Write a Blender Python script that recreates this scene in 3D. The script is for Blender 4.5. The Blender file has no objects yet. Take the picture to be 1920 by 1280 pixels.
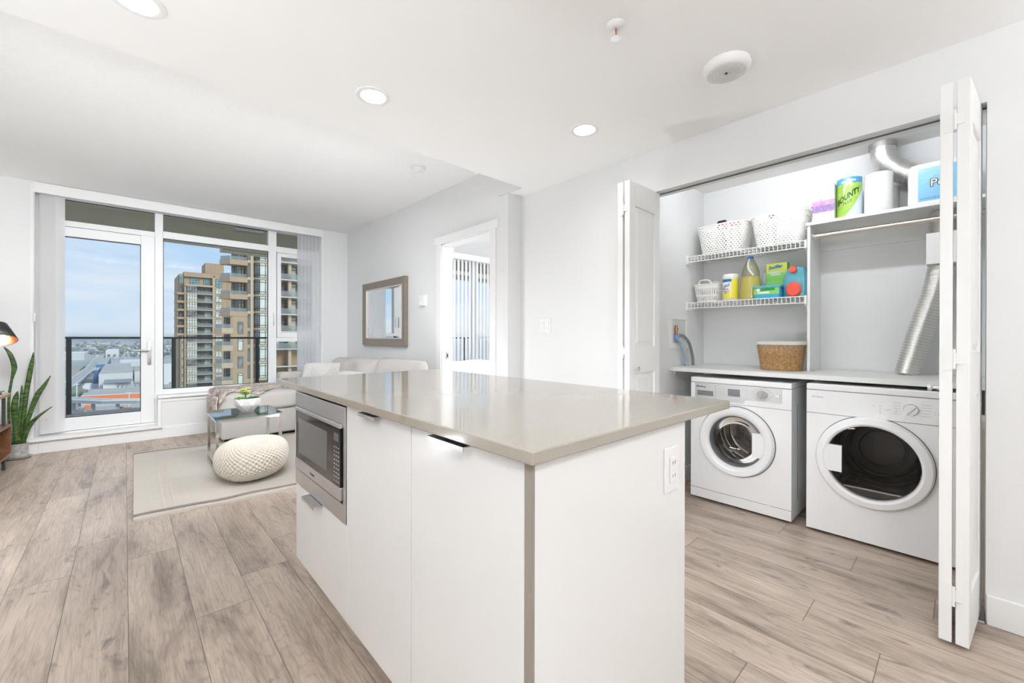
import bpy, bmesh, math, random
import numpy as np
from mathutils import Vector, Matrix
PI = math.pi
sc = bpy.context.scene
COL = sc.collection

# ------------------------------------------------------------------ camera
CAMH = 1.11
F_PX, YAW, PITCH, ROLL, CY = 784.21, math.radians(42.796), math.radians(-.0815), math.radians(.105), 632.96
def cam_axes():
    fw = Vector((math.sin(YAW)*math.cos(PITCH), math.cos(YAW)*math.cos(PITCH), math.sin(PITCH)))
    ri = Vector((math.cos(YAW), -math.sin(YAW), 0)); up = ri.cross(fw)
    return ri*math.cos(ROLL)+up*math.sin(ROLL), -ri*math.sin(ROLL)+up*math.cos(ROLL), fw
RI, UP, FW = cam_axes()
cd = bpy.data.cameras.new('camera'); cam = bpy.data.objects.new('camera', cd); COL.objects.link(cam)
m = Matrix.Identity(4)
for i in range(3):
    m[i][0] = RI[i]; m[i][1] = UP[i]; m[i][2] = -FW[i]
m[2][3] = CAMH
cam.matrix_world = m
cd.sensor_width = 36; cd.lens = F_PX/1920*36; cd.shift_y = (CY-640)/1920; cd.clip_start = .02; cd.clip_end = 9000
sc.camera = cam

def A(px, py, **k):
    "the point of a real plane (x=, y= or z= in metres) that the photograph shows at that pixel"
    d = RI*((px-960)/F_PX) - UP*((py-CY)/F_PX) + FW
    key, v = list(k.items())[0]; i = 'xyz'.index(key)
    c = Vector((0, 0, CAMH)); t = (v-c[i])/d[i]
    return c+d*t

# ------------------------------------------------------------------ view, world, sun
sc.view_settings.view_transform = 'Standard'; sc.view_settings.look = 'None'
sc.view_settings.gamma = 1; sc.view_settings.use_curve_mapping = False
sc.view_settings.exposure = 0.5
sc.cycles.use_denoising = True
sc.cycles.max_bounces = 10; sc.cycles.diffuse_bounces = 6; sc.cycles.glossy_bounces = 5
sc.cycles.transmission_bounces = 6; sc.cycles.transparent_max_bounces = 24
sc.cycles.sample_clamp_indirect = 6; sc.cycles.caustics_reflective = False; sc.cycles.caustics_refractive = False
sc.cycles.blur_glossy = .5

class NT:
    def __init__(s, nt): s.nt = nt; s.n = nt.nodes; s.l = nt.links
    def new(s, t, **k):
        x = s.n.new(t)
        for a, b in k.items(): setattr(x, a, b)
        return x
    def put(s, sock, v):
        if isinstance(v, bpy.types.NodeSocket): s.l.new(v, sock)
        else: sock.default_value = v
    def math(s, op, a, b=0, c=0):
        x = s.new('ShaderNodeMath', operation=op); s.put(x.inputs[0], a); s.put(x.inputs[1], b); s.put(x.inputs[2], c); return x.outputs[0]
    def mix(s, f, a, b, mode='MIX'):
        x = s.new('ShaderNodeMix', data_type='RGBA', blend_type=mode)
        s.put(x.inputs[0], f); s.put(x.inputs[6], a); s.put(x.inputs[7], b); return x.outputs[2]
    def ramp(s, f, stops, interp='LINEAR'):
        x = s.new('ShaderNodeValToRGB'); x.color_ramp.interpolation = interp; e = x.color_ramp.elements
        e[0].position, e[0].color = stops[0][0], c4(stops[0][1])
        e[1].position, e[1].color = stops[-1][0], c4(stops[-1][1])
        for p, c in stops[1:-1]:
            q = e.new(p); q.color = c4(c)
        s.put(x.inputs[0], f); return x.outputs[0]
    def noise(s, vec, scale, detail=3, rough=.5, dist=0):
        x = s.new('ShaderNodeTexNoise'); s.put(x.inputs['Vector'], vec); x.inputs['Scale'].default_value = scale
        x.inputs['Detail'].default_value = detail; x.inputs['Roughness'].default_value = rough; x.inputs['Distortion'].default_value = dist
        return x.outputs[0]
    def mapping(s, vec, scale=(1,1,1), loc=(0,0,0), rot=(0,0,0)):
        x = s.new('ShaderNodeMapping'); s.put(x.inputs[0], vec); x.inputs['Location'].default_value = loc
        x.inputs['Rotation'].default_value = rot; x.inputs['Scale'].default_value = scale; return x.outputs[0]
    def coord(s, which='Object'):
        return s.new('ShaderNodeTexCoord').outputs[which]
def c4(c): 
    if isinstance(c, (int, float)): return (c, c, c, 1)
    return (c[0], c[1], c[2], 1)

w = bpy.data.worlds.new('sky'); sc.world = w; w.use_nodes = True
W = NT(w.node_tree); W.n.clear()
gv = W.coord('Generated')
sx = W.new('ShaderNodeSeparateXYZ'); W.put(sx.inputs[0], gv)
grad = W.ramp(sx.outputs[2], [(0, (.76,.87,1.0)), (.08, (.56,.76,1.0)), (.25, (.42,.67,1.0)), (.6, (.40,.62,.98))])
cl = W.noise(W.mapping(gv, (2.2,2.2,9)), 1.6, 6, .6, .3)
cm = W.ramp(cl, [(.42, 0), (.68, 1)])
skyc = W.mix(W.math('MULTIPLY', cm, .6), grad, (.97,.98,1.0,1))
bg = W.new('ShaderNodeBackground'); W.put(bg.inputs[0], skyc); bg.inputs[1].default_value = .68
ow = W.new('ShaderNodeOutputWorld'); W.l.new(bg.outputs[0], ow.inputs[0])

sd = bpy.data.lights.new('sun', 'SUN'); sun = bpy.data.objects.new('sun', sd); COL.objects.link(sun)
sd.energy = 1.5; sd.angle = math.radians(25); sd.color = (1, .97, .92)
sun.rotation_euler = Vector((-.35, .8, -.55)).to_track_quat('-Z', 'Y').to_euler()   # shines away from the window wall

# ------------------------------------------------------------------ light of the recessed cans (see downlight()) and of the added fill lamps
POW_CAN, POW_GLOBE = 1.9, 240.0
FILL_COL = (.93, .97, 1.0)

# ------------------------------------------------------------------ materials
MATS = {}
def mat(name, col=(.8,.8,.8), rough=.5, metal=0, spec=.5, coat=0, bump=None, var=None, alpha=1, emit=None, sheen=0, trans=0, ior=1.45):
    """bump=(scale, strength, (sx,sy,sz)); var=(scale, amount) gentle colour variation"""
    if name in MATS: return MATS[name]
    M = bpy.data.materials.new(name); M.use_nodes = True; T = NT(M.node_tree); b = T.n['Principled BSDF']
    b.inputs['Base Color'].default_value = c4(col); b.inputs['Roughness'].default_value = rough
    b.inputs['Metallic'].default_value = metal; b.inputs['Specular IOR Level'].default_value = spec
    b.inputs['Coat Weight'].default_value = coat; b.inputs['Coat Roughness'].default_value = .06
    b.inputs['Alpha'].default_value = alpha; b.inputs['Sheen Weight'].default_value = sheen
    b.inputs['Transmission Weight'].default_value = trans; b.inputs['IOR'].default_value = ior
    if emit: b.inputs['Emission Color'].default_value = c4(emit[0]); b.inputs['Emission Strength'].default_value = emit[1]
    oc = T.coord('Object')
    sca, amt = var if var else (7.0, .03)
    n = T.noise(oc, sca, 4, .6)
    f = T.ramp(n, [(.3, 1-amt), (.7, 1+amt)])
    cc = T.mix(1, c4(col), f, 'MULTIPLY'); T.l.new(cc, b.inputs['Base Color'])
    if bump:
        s, st, sc3 = bump
        nn = T.noise(T.mapping(oc, sc3), s, 4, .6)
        bp = T.new('ShaderNodeBump'); bp.inputs['Strength'].default_value = st; bp.inputs['Distance'].default_value = .01
        T.l.new(nn, bp.inputs['Height']); T.l.new(bp.outputs[0], b.inputs['Normal'])
    MATS[name] = M; return M
def thin_glass(name, tint=(.97,.99,.98), refl=1.0, rough=0.0, alpha_mix=0, body=(.8,.8,.8), tl_mix=.5):
    if name in MATS: return MATS[name]
    M = bpy.data.materials.new(name); M.use_nodes = True; T = NT(M.node_tree); T.n.clear()
    tr = T.new('ShaderNodeBsdfTransparent'); tr.inputs[0].default_value = c4(tint)
    gl = T.new('ShaderNodeBsdfGlossy'); gl.inputs['Roughness'].default_value = rough; gl.inputs[0].default_value = (1,1,1,1)
    fr = T.new('ShaderNodeFresnel'); fr.inputs[0].default_value = 1.45
    mx = T.new('ShaderNodeMixShader'); T.l.new(T.math('MULTIPLY', fr.outputs[0], refl), mx.inputs[0])
    T.l.new(tr.outputs[0], mx.inputs[1]); T.l.new(gl.outputs[0], mx.inputs[2]); out = mx.outputs[0]
    if alpha_mix:
        df = T.new('ShaderNodeBsdfDiffuse'); df.inputs[0].default_value = c4(body)
        tl = T.new('ShaderNodeBsdfTranslucent'); tl.inputs[0].default_value = c4(body)
        m1 = T.new('ShaderNodeMixShader'); m1.inputs[0].default_value = tl_mix; T.l.new(df.outputs[0], m1.inputs[1]); T.l.new(tl.outputs[0], m1.inputs[2])
        m2 = T.new('ShaderNodeMixShader'); m2.inputs[0].default_value = alpha_mix; T.l.new(out, m2.inputs[1]); T.l.new(m1.outputs[0], m2.inputs[2]); out = m2.outputs[0]
    o = T.new('ShaderNodeOutputMaterial'); T.l.new(out, o.inputs[0])
    MATS[name] = M; return M

m_wall = mat('wall_paint', (.785,.788,.792), .7, bump=(260, .06, (1,1,1)), var=(1.2,.01))
m_ceil = mat('ceiling_paint', (.92,.918,.91), .8, var=(1,.008))
m_ceil_tex = mat('ceiling_stipple', (.92,.92,.915), .85, bump=(90, .35, (1,1,1)), var=(60,.02))
m_trim = mat('trim_paint', (.86,.86,.86), .4, var=(2,.01))
m_frame = mat('window_vinyl', (.83,.835,.84), .35, var=(2,.01))
m_gloss = mat('cabinet_lacquer', (.80,.80,.795), .18, coat=.3, var=(2,.006))
m_white = mat('white_plastic', (.84,.84,.84), .35, var=(3,.01))
m_enamel = mat('white_enamel', (.90,.905,.92), .25, coat=.3, var=(2,.008))
m_whitep = mat('door_paint', (.85,.85,.845), .4, var=(3,.01))
m_chrome = mat('chrome', (.85,.85,.86), .12, 1)
m_steel = mat('brushed_steel', (.58,.57,.57), .32, 1, bump=(40, .05, (1,1,40)), var=(5,.04))
m_nickel = mat('satin_nickel', (.62,.56,.50), .3, 1)
m_black = mat('black_plastic', (.012,.012,.013), .35)
m_darkgl = mat('dark_glass', (.014,.013,.013), .05, spec=.4, coat=.1)
m_seam = mat('shadow_gap', (.10,.10,.10), .7)
m_glass = thin_glass('window_glass', (.985,.99,.985), .008)
m_glass_rail = thin_glass('railing_glass', (.965,.98,.975), .6)
m_soil = mat('soil', (.05,.035,.025), .9, bump=(60, .5, (1,1,1)))

def floor_material():
    M = bpy.data.materials.new('oak_laminate'); M.use_nodes = True; T = NT(M.node_tree); b = T.n['Principled BSDF']
    oc = T.coord('Object'); s = T.new('ShaderNodeSeparateXYZ'); T.put(s.inputs[0], oc); X, Y = s.outputs[0], s.outputs[1]
    u = T.math('DIVIDE', T.math('SUBTRACT', X, .0105), .194)
    row = T.math('FLOOR', u); fu = T.math('SUBTRACT', u, row)
    known = {-3:1.191,-2:.049,-1:.393,0:.046,1:.663,2:.89,3:1.189,4:.35,5:.8,6:1.25,7:.5,8:.95,9:.197,10:.427,11:1.0,12:.079,13:.364,14:.71,15:1.1,16:.3}
    N = 30
    stops = [((r+5)/N+1e-4, known.get(r, (r*.613) % 1.385)/1.385) for r in range(-5, 25)]
    off = T.ramp(T.math('DIVIDE', T.math('ADD', row, 5.5), N), stops, 'CONSTANT')
    v = T.math('SUBTRACT', T.math('DIVIDE', Y, 1.385), off)
    pl = T.math('FLOOR', v); fv = T.math('SUBTRACT', v, pl)
    cmb = T.new('ShaderNodeCombineXYZ'); T.put(cmb.inputs[0], row); T.put(cmb.inputs[1], pl)
    wn = T.new('ShaderNodeTexWhiteNoise', noise_dimensions='3D'); T.l.new(cmb.outputs[0], wn.inputs['Vector'])
    sh = T.new('ShaderNodeVectorMath', operation='SCALE'); T.l.new(wn.outputs['Color'], sh.inputs[0]); sh.inputs['Scale'].default_value = 37
    ad = T.new('ShaderNodeVectorMath', operation='ADD'); T.l.new(oc, ad.inputs[0]); T.l.new(sh.outputs[0], ad.inputs[1]); P3 = ad.outputs[0]
    # contour-like cathedral grain, fine streaks, knots
    big = T.noise(T.mapping(P3, (6.0,.55,1)), 1.0, 3, .5, .45)
    rings = T.math('ABSOLUTE', T.math('SUBTRACT', T.math('FRACT', T.math('MULTIPLY', big, 26)), .5))
    fine = T.noise(T.mapping(P3, (120,5,1)), 1.0, 5, .7, .3)
    cloud = T.noise(T.mapping(P3, (7,1.3,1)), 1.0, 5, .65, .5)
    kn = T.noise(T.mapping(P3, (13,5,1)), 1.0, 4, .6, .8)
    base = T.ramp(cloud, [(.30,(.215,.170,.140)), (.47,(.43,.347,.285)), (.68,(.57,.470,.390))])
    base = T.mix(T.math('MULTIPLY', T.math('SUBTRACT', wn.outputs['Value'], .5), .30), base, (.20,.155,.13,1))
    ringf = T.ramp(rings, [(.0, .84), (.14, .99), (.5, 1.02)])
    base = T.mix(1, base, ringf, 'MULTIPLY')
    finef = T.ramp(fine, [(.32, .74), (.5, 1.0), (.7, 1.13)])
    base = T.mix(1, base, finef, 'MULTIPLY')
    base = T.mix(T.ramp(kn, [(.61, 0), (.74, .8)]), base, (.135,.115,.11,1))
    seamu = T.math('MINIMUM', fu, T.math('SUBTRACT', 1, fu)); seamv = T.math('MINIMUM', fv, T.math('SUBTRACT', 1, fv))
    su = T.math('LESS_THAN', seamu, .0065); sv = T.math('LESS_THAN', seamv, .0011)
    seam = T.math('MAXIMUM', su, sv)
    base = T.mix(T.math('MULTIPLY', seam, .72), base, (.06,.047,.04,1))
    T.l.new(base, b.inputs['Base Color'])
    b.inputs['Roughness'].default_value = .38; b.inputs['Specular IOR Level'].default_value = .45
    h = T.math('SUBTRACT', T.math('MULTIPLY', T.math('ADD', fine, rings), .15), seam)
    bp = T.new('ShaderNodeBump'); bp.inputs['Strength'].default_value = .25; bp.inputs['Distance'].default_value = .003
    T.l.new(h, bp.inputs['Height']); T.l.new(bp.outputs[0], b.inputs['Normal'])
    return M
m_floor = floor_material()
def quartz():
    M = bpy.data.materials.new('quartz'); M.use_nodes = True; T = NT(M.node_tree); b = T.n['Principled BSDF']
    oc = T.coord('Object'); n = T.noise(oc, 420, 2, .7); n2 = T.noise(oc, 5, 3)
    c = T.ramp(n, [(.33,(.33,.295,.25)), (.5,(.37,.335,.288)), (.68,(.42,.385,.335))])
    c = T.mix(T.math('MULTIPLY', n2, .15), c, (.40,.375,.345,1)); T.l.new(c, b.inputs['Base Color'])
    b.inputs['Roughness'].default_value = .08; b.inputs['Specular IOR Level'].default_value = .9
    return M
m_quartz = quartz()
def fabric(name, col, sc3=(1,1,1), scale=500, st=.5, var=.08):
    return mat(name, col, .95, spec=.15, bump=(scale, st, sc3), var=(scale*.35, var), sheen=.2)
m_sofa = fabric('sofa_linen', (.57,.54,.515))
m_pillow = fabric('pillow_cotton', (.74,.725,.70), scale=160, st=.9)
m_rug = mat('rug_wool', (.635,.585,.53), .95, spec=.1, bump=(55,.8,(.5,6,1)), var=(120,.07))
m_rugline = fabric('rug_stripe', (.25,.20,.18), (1,1,1), 90, .6)
m_knit = fabric('knit_cotton', (.72,.665,.58), scale=220, st=.6)
m_wood = mat('walnut', (.19,.085,.04), .4, bump=(18,.1,(8,1,1)), var=(9,.35))
m_woodtop = mat('light_walnut', (.42,.27,.18), .4, bump=(18,.1,(8,1,1)), var=(9,.25))

# ------------------------------------------------------------------ mesh building
ORG = {}
class MB:
    def __init__(s): s.bm = bmesh.new()
    def _set(s, faces, mi):
        for f in faces: f.material_index = mi
    def box(s, x0, x1, y0, y1, z0, z1, mi=0, rot=None, piv=None):
        v = [s.bm.verts.new((x, y, z)) for x in (x0, x1) for y in (y0, y1) for z in (z0, z1)]
        if rot is not None:
            c = Vector(piv) if piv is not None else Vector(((x0+x1)/2, (y0+y1)/2, (z0+z1)/2))
            for q in v: q.co = c + rot @ (q.co-c)
        fs = [s.bm.faces.new([v[i] for i in f]) for f in ((0,1,3,2),(4,6,7,5),(0,4,5,1),(2,3,7,6),(0,2,6,4),(1,5,7,3))]
        s._set(fs, mi); return v
    def bbox(s, x0, x1, y0, y1, z0, z1, r=.004, mi=0, seg=2):
        v = s.box(x0, x1, y0, y1, z0, z1, mi)
        es = {e for q in v for e in q.link_edges}
        g = bmesh.ops.bevel(s.bm, geom=list(es), offset=r, segments=seg, profile=.5, affect='EDGES', material=-1)
        s._set(g['faces'], mi)
    def prism(s, pts, axis, a, b, mi=0):
        "polygon pts (2-D) extruded along axis from a to b; axis x: pts=(y,z), y: (x,z), z: (x,y)"
        def mk(p, t): return (t, p[0], p[1]) if axis == 'x' else (p[0], t, p[1]) if axis == 'y' else (p[0], p[1], t)
        A_ = [s.bm.verts.new(mk(p, a)) for p in pts]; B_ = [s.bm.verts.new(mk(p, b)) for p in pts]; n = len(pts)
        fs = [s.bm.faces.new(A_[::-1]), s.bm.faces.new(B_)] + [s.bm.faces.new((A_[i], A_[(i+1) % n], B_[(i+1) % n], B_[i])) for i in range(n)]
        s._set(fs, mi)
    def lathe(s, prof, c=(0,0,0), n=32, mi=0, axis='z', sy=1, rot=0, cap=False):
        rings = []
        for r, h in prof:
            ring = []
            for k in range(n):
                a = 2*PI*k/n+rot; p = (r*math.cos(a), r*sy*math.sin(a), h)
                if axis == 'x': p = (p[2], p[0], p[1])
                elif axis == 'y': p = (p[0], p[2], p[1])
                ring.append(s.bm.verts.new((p[0]+c[0], p[1]+c[1], p[2]+c[2])))
            rings.append(ring)
        fs = []
        for i in range(len(rings)-1):
            for k in range(n):
                fs.append(s.bm.faces.new((rings[i][k], rings[i][(k+1) % n], rings[i+1][(k+1) % n], rings[i+1][k])))
        if cap or prof[0][0] > 1e-5 and cap is not None and cap: pass
        if cap:
            fs.append(s.bm.faces.new(rings[0][::-1])); fs.append(s.bm.faces.new(rings[-1]))
        s._set(fs, mi)
    def cyl(s, p0, p1, r, n=16, mi=0, r1=None, cap=True):
        p0, p1 = Vector(p0), Vector(p1); d = p1-p0; q = d.to_track_quat('Z', 'Y'); r1 = r if r1 is None else r1
        a = [s.bm.verts.new(p0+q@Vector((r*math.cos(2*PI*k/n), r*math.sin(2*PI*k/n), 0))) for k in range(n)]
        b = [s.bm.verts.new(p1+q@Vector((r1*math.cos(2*PI*k/n), r1*math.sin(2*PI*k/n), 0))) for k in range(n)]
        fs = [s.bm.faces.new((a[k], a[(k+1) % n], b[(k+1) % n], b[k])) for k in range(n)]
        if cap: fs += [s.bm.faces.new(a[::-1]), s.bm.faces.new(b)]
        s._set(fs, mi)
    def tube(s, pts, r, n=10, mi=0, radf=None, closed=False, cap=True):
        pts = [Vector(p) for p in pts]; L = len(pts); rings = []; up = None
        for i, p in enumerate(pts):
            t = (pts[(i+1) % L] if closed or i < L-1 else p) - (pts[i-1] if closed or i > 0 else p); t.normalize()
            if up is None:
                up = t.orthogonal().normalized()
            else:
                up = (up - t*up.dot(t)).normalized()
            sd_ = t.cross(up); rr = radf(i/(L-1)) if radf else r
            rings.append([s.bm.verts.new(p+up*(rr*math.cos(2*PI*k/n))+sd_*(rr*math.sin(2*PI*k/n))) for k in range(n)])
        fs = []
        for i in range(L if closed else L-1):
            a, b = rings[i], rings[(i+1) % L]
            fs += [s.bm.faces.new((a[k], a[(k+1) % n], b[(k+1) % n], b[k])) for k in range(n)]
        if not closed and cap: fs += [s.bm.faces.new(rings[0][::-1]), s.bm.faces.new(rings[-1])]
        s._set(fs, mi)
    def grid(s, fn, nu, nv, mi=0, wu=False, wv=False, skip=None):
        g = [[s.bm.verts.new(fn(i/nu, j/nv)) for j in range(nv + (0 if wv else 1))] for i in range(nu + (0 if wu else 1))]
        fs = []
        for i in range(nu):
            for j in range(nv):
                if skip and skip(i, j): continue
                a, b = i, (i+1) % len(g); c, d = j, (j+1) % len(g[0])
                fs.append(s.bm.faces.new((g[a][c], g[b][c], g[b][d], g[a][d])))
        s._set(fs, mi)
    def ring(s, ro, ri_, x0, x1, c, n=48, mi=0):
        "flat ring lying in the y-z plane, from x0 (front) to x1"
        s.lathe([(ri_, x1), (ri_, x0), (ro, x0), (ro, x1)], (0, c[0], c[1]), n, mi, 'x')
    def build(s, name, mats, parent=None, loc=None, smooth=False, solid=0, subsurf=0, weld=True):
        bm = s.bm
        if weld: bmesh.ops.remove_doubles(bm, verts=bm.verts, dist=1e-6)
        bmesh.ops.recalc_face_normals(bm, faces=bm.faces)
        if parent is not None: o = ORG[parent.name]
        elif loc is not None: o = Vector(loc)
        else: o = Vector((0,0,0))
        for v in bm.verts: v.co -= o
        me = bpy.data.meshes.new(name); bm.to_mesh(me); bm.free()
        if not isinstance(mats, (list, tuple)): mats = [mats]
        for q in mats: me.materials.append(q)
        if smooth:
            for p in me.polygons: p.use_smooth = True
            if smooth != 'all':
                me.set_sharp_from_angle(angle=math.radians(38))
        ob = bpy.data.objects.new(name, me); COL.objects.link(ob)
        if parent is not None: ob.parent = parent
        elif loc is not None: ob.location = loc
        ORG[ob.name] = o
        if solid: md = ob.modifiers.new('solid', 'SOLIDIFY'); md.thickness = solid; md.offset = 0
        if subsurf: md = ob.modifiers.new('sub', 'SUBSURF'); md.levels = md.render_levels = subsurf
        return ob
def tag(o, label, cat, group=None, kind=None):
    o['label'] = label; o['category'] = cat
    if group: o['group'] = group
    if kind: o['kind'] = kind
    return o
def thing(name, label, cat, loc, group=None, rz=0):
    o = bpy.data.objects.new(name, None); COL.objects.link(o); o.location = loc; o.rotation_euler[2] = rz
    o.empty_display_size = .05; ORG[o.name] = Vector(loc); return tag(o, label, cat, group)
def struct(o): o['kind'] = 'structure'; return o
def part(name, mats, parent, fn, **k):
    b = MB(); fn(b); return b.build(name, mats, parent, **k)
def copy_tree(o, parent=None):
    c = o.copy(); COL.objects.link(c); c.parent = parent
    for ch in list(o.children): copy_tree(ch, c)
    return c
def text(name, s, size, loc, ax, ay, mat_, parent, extr=.0004, bold=0, align='LEFT', shear=0):
    "lettering; ax = reading direction, ay = up direction of the letters"
    cu = bpy.data.curves.new(name, 'FONT'); cu.body = s; cu.size = size; cu.extrude = extr; cu.offset = bold; cu.align_x = align; cu.shear = shear
    cu.resolution_u = 3
    t = bpy.data.objects.new(name, cu); me = bpy.data.meshes.new_from_object(t); bpy.data.objects.remove(t); bpy.data.curves.remove(cu)
    ax, ay = Vector(ax).normalized(), Vector(ay).normalized(); az = ax.cross(ay)
    R3 = Matrix((ax, ay, az)).transposed(); L0 = Vector(loc) - (ORG[parent.name] if parent else Vector((0,0,0)))
    for v in me.vertices: v.co = R3 @ v.co + L0
    me.materials.clear(); me.materials.append(mat_)
    ob = bpy.data.objects.new(name, me); COL.objects.link(ob); ob.parent = parent
    if parent: ORG[ob.name] = ORG[parent.name]
    return ob
NX = ((0,-1,0), (0,0,1))      # letters on a face that looks towards -x
def rrect(w_, h_, r, n=5):
    pts = []
    for cx, cy, a0 in ((w_/2-r, h_/2-r, 0), (-w_/2+r, h_/2-r, 90), (-w_/2+r, -h_/2+r, 180), (w_/2-r, -h_/2+r, 270)):
        for k in range(n+1):
            a = math.radians(a0+90*k/n); pts.append((cx+r*math.cos(a), cy+r*math.sin(a)))
    return pts
def lerp(a, b, t): return a+(b-a)*t

# ================================================================== THE SETTING
W1, W2, YB, HK, HL = 2.32, 2.463, 5.95, 2.297, 2.57
YE, YS = 2.39, 2.557             # front edge of the dropped ceiling; side wall of the recess
XL, YR = -1.2, -2.6
JL, JR = 1.405, -.06             # jambs of the laundry closet
XB, YSW = 3.52, 1.465            # closet back and left side walls

b = MB(); b.box(XL-.2, 6.8, YR-.2, 6.16, -.12, 0); struct(b.build('floor', m_floor))
b = MB()
for a in ((XL-.12,-.634,0,HL), (-.634,.28,0,.135), (.28,1.972,0,.445), (-.634,1.972,2.53,HL), (1.972,3.2,0,HL), (3.2,6.2,0,.5), (3.2,6.2,2.53,HL), (6.2,6.8,0,HL)):
    b.box(a[0], a[1], YB, 6.15, a[2], a[3])
struct(b.build('wall_back', m_wall))
b = MB(); b.box(XL-.12, XL, YR-.12, YB, 0, HL); struct(b.build('wall_left', m_wall))
b = MB(); b.box(XL, 3.7, YR-.12, YR, 0, HL); struct(b.build('wall_rear', m_wall))
b = MB()
b.box(W2, W2+.12, YR, JR, 0, HK); b.box(W2, W2+.12, JR, JL, 2.03, HK); b.box(W2, W2+.12, JL, YS, 0, HK)
struct(b.build('wall_right', m_wall))
b = MB()
b.box(W1, W2+.12, YS, 2.67, 0, HK)
b.box(W1, W1+.12, 2.67, 2.775, 0, HK+.003); b.box(W1, W1+.12, 2.775, 3.54, 2.035, HK+.003); b.box(W1, W1+.12, 3.54, YB, 0, HK+.003)
b.box(W1, W1+.12, YE, YB, HK+.003, HL)
struct(b.build('wall_living', m_wall))
b = MB(); b.box(W2+.12, 3.64, YSW, YSW+.12, 0, HL); b.box(XB, XB+.12, -.5, YSW, 0, HL); b.box(W2+.12, XB, -.42, -.30, 0, HK)
struct(b.build('wall_closet', m_wall))
b = MB(); b.box(6.6, 6.72, 1.585, YB, 0, HL); b.box(3.64, 6.6, 1.585, 1.7, 0, HL); struct(b.build('wall_bedroom', m_wall))
b = MB(); b.box(XL-.12, 6.8, YR-.12, 6.16, HL, HL+.2); struct(b.build('ceiling', m_ceil_tex))

CANS = [A(700,180,z=HK), A(1096,243,z=HK), A(257,2,z=HK), Vector((.95,.62,HK)), Vector((-.72,.55,HK)), Vector((.1,-.9,HK)), Vector((1.5,-.9,HK)), Vector((-.75,-1.9,HK))]
CAN_R = .062
def dropped_ceiling():
    bm = bmesh.new()
    outer = [(XL,YR), (W1,YR), (W1,YE), (XL,YE)]
    loops = [outer] + [[(c.x+CAN_R*math.cos(2*PI*k/32), c.y+CAN_R*math.sin(2*PI*k/32)) for k in range(32)] for c in CANS]
    edges = []
    for lp in loops:
        vs = [bm.verts.new((x, y, HK)) for x, y in lp]
        edges += [bm.edges.new((vs[i], vs[(i+1) % len(vs)])) for i in range(len(vs))]
    bmesh.ops.triangle_fill(bm, edges=edges, use_beauty=True, use_dissolve=False)
    vs = [bm.verts.new(p) for p in ((XL,YE,HK),(W1,YE,HK),(W1,YE,HL),(XL,YE,HL))]; bm.faces.new(vs)
    for x0, x1, y0, y1 in ((W1, 2.575, YR, YS), (2.575, 3.6, -.45, 1.48)):
        bm.faces.new([bm.verts.new(p) for p in ((x0,y0,HK),(x0,y1,HK),(x1,y1,HK),(x1,y0,HK))])
    bmesh.ops.remove_doubles(bm, verts=bm.verts, dist=1e-5)
    me = bpy.data.meshes.new('ceiling'); bm.to_mesh(me); bm.free(); me.materials.append(m_ceil)
    o = bpy.data.objects.new('ceiling', me); COL.objects.link(o); return struct(o)
dropped_ceiling()

def board(b, x0, x1, y0, y1, h=.115): b.bbox(x0, x1, y0, y1, 0, h, .003)
b = MB(); board(b, W2-.014, W2, YR, JR-.002); board(b, W2-.014, W2, JL+.002, YS); struct(b.build('baseboard_right', m_trim))
b = MB(); board(b, .30, W1, YB-.014, YB, .122); board(b, XL, -.60, YB-.014, YB, .122); board(b, -.60, .30, YB-.014, YB, .118); struct(b.build('baseboard_back', m_trim))
b = MB(); board(b, W2+.12, XB, YSW-.014, YSW); board(b, XB-.014, XB, -.3, YSW-.014); struct(b.build('baseboard_closet', m_trim))
b = MB(); board(b, W1-.014, W1, 3.62, YB); board(b, W1-.014, W1, YS+.002, 2.69); struct(b.build('baseboard_living', m_trim))
b = MB(); board(b, XL, XL+.014, YR, YB); struct(b.build('baseboard_left', m_trim))

# casing and jambs of the bedroom doorway (its door is swung out of sight)
b = MB()
for y0, y1 in ((2.70,2.775), (3.54,3.615)): b.bbox(W1-.016, W1, y0, y1, 0, 2.035, .002)
b.bbox(W1-.022, W1, 2.665, 3.645, 2.035, 2.105, .002)
b.box(W1-.004, W1+.125, 2.775, 2.79, 0, 2.035); b.box(W1-.004, W1+.125, 3.525, 3.54, 0, 2.035); b.box(W1-.004, W1+.125, 2.775, 3.54, 2.02, 2.035)
dr = b.build('door_2', m_trim); struct(dr); ORG[dr.name] = Vector((0,0,0))
b = MB(); b.bbox(W1+.045, W1+.07, 3.519, 3.525, .89, .96, .001); b.box(W1+.052, W1+.063, 3.517, 3.5195, .908, .94, 1)
b.build('strike_plate', [m_nickel, m_black], dr)

# window wall: frame of the balcony door, the fixed light and the casement
FY0, FY1 = 6.06, 6.135
win = bpy.data.objects.new('window_1', None); COL.objects.link(win); win.location = (.67, FY0, .45); ORG['window_1'] = Vector((.67, FY0, .45)); struct(win)
def fr(name, rects, mats=m_frame, y0=FY0, y1=FY1, r=.004, parent=win):
    b = MB()
    for x0, x1, z0, z1 in rects: b.bbox(x0, x1, y0, y1, z0, z1, r)
    return b.build(name, mats, parent)
fr('frame', [(-.634,-.60,.14,2.53), (-.60,1.972,2.47,2.53), (-.60,.243,2.205,2.262), (.243,.313,.14,2.47), (.313,1.35,2.205,2.282), (1.35,1.445,.465,2.47), (1.445,1.972,2.205,2.282), (.313,1.35,.465,.523), (1.445,1.972,.465,.523), (1.93,1.972,.523,2.205), (-.60,.243,.14,.165), (1.445,1.93,1.045,1.10)])
fr('pane', [(-.60,.243,2.262,2.47)], m_glass, 6.09, 6.094, .0005); fr('pane', [(.313,1.35,2.282,2.47)], m_glass, 6.09, 6.094, .0005)
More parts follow.
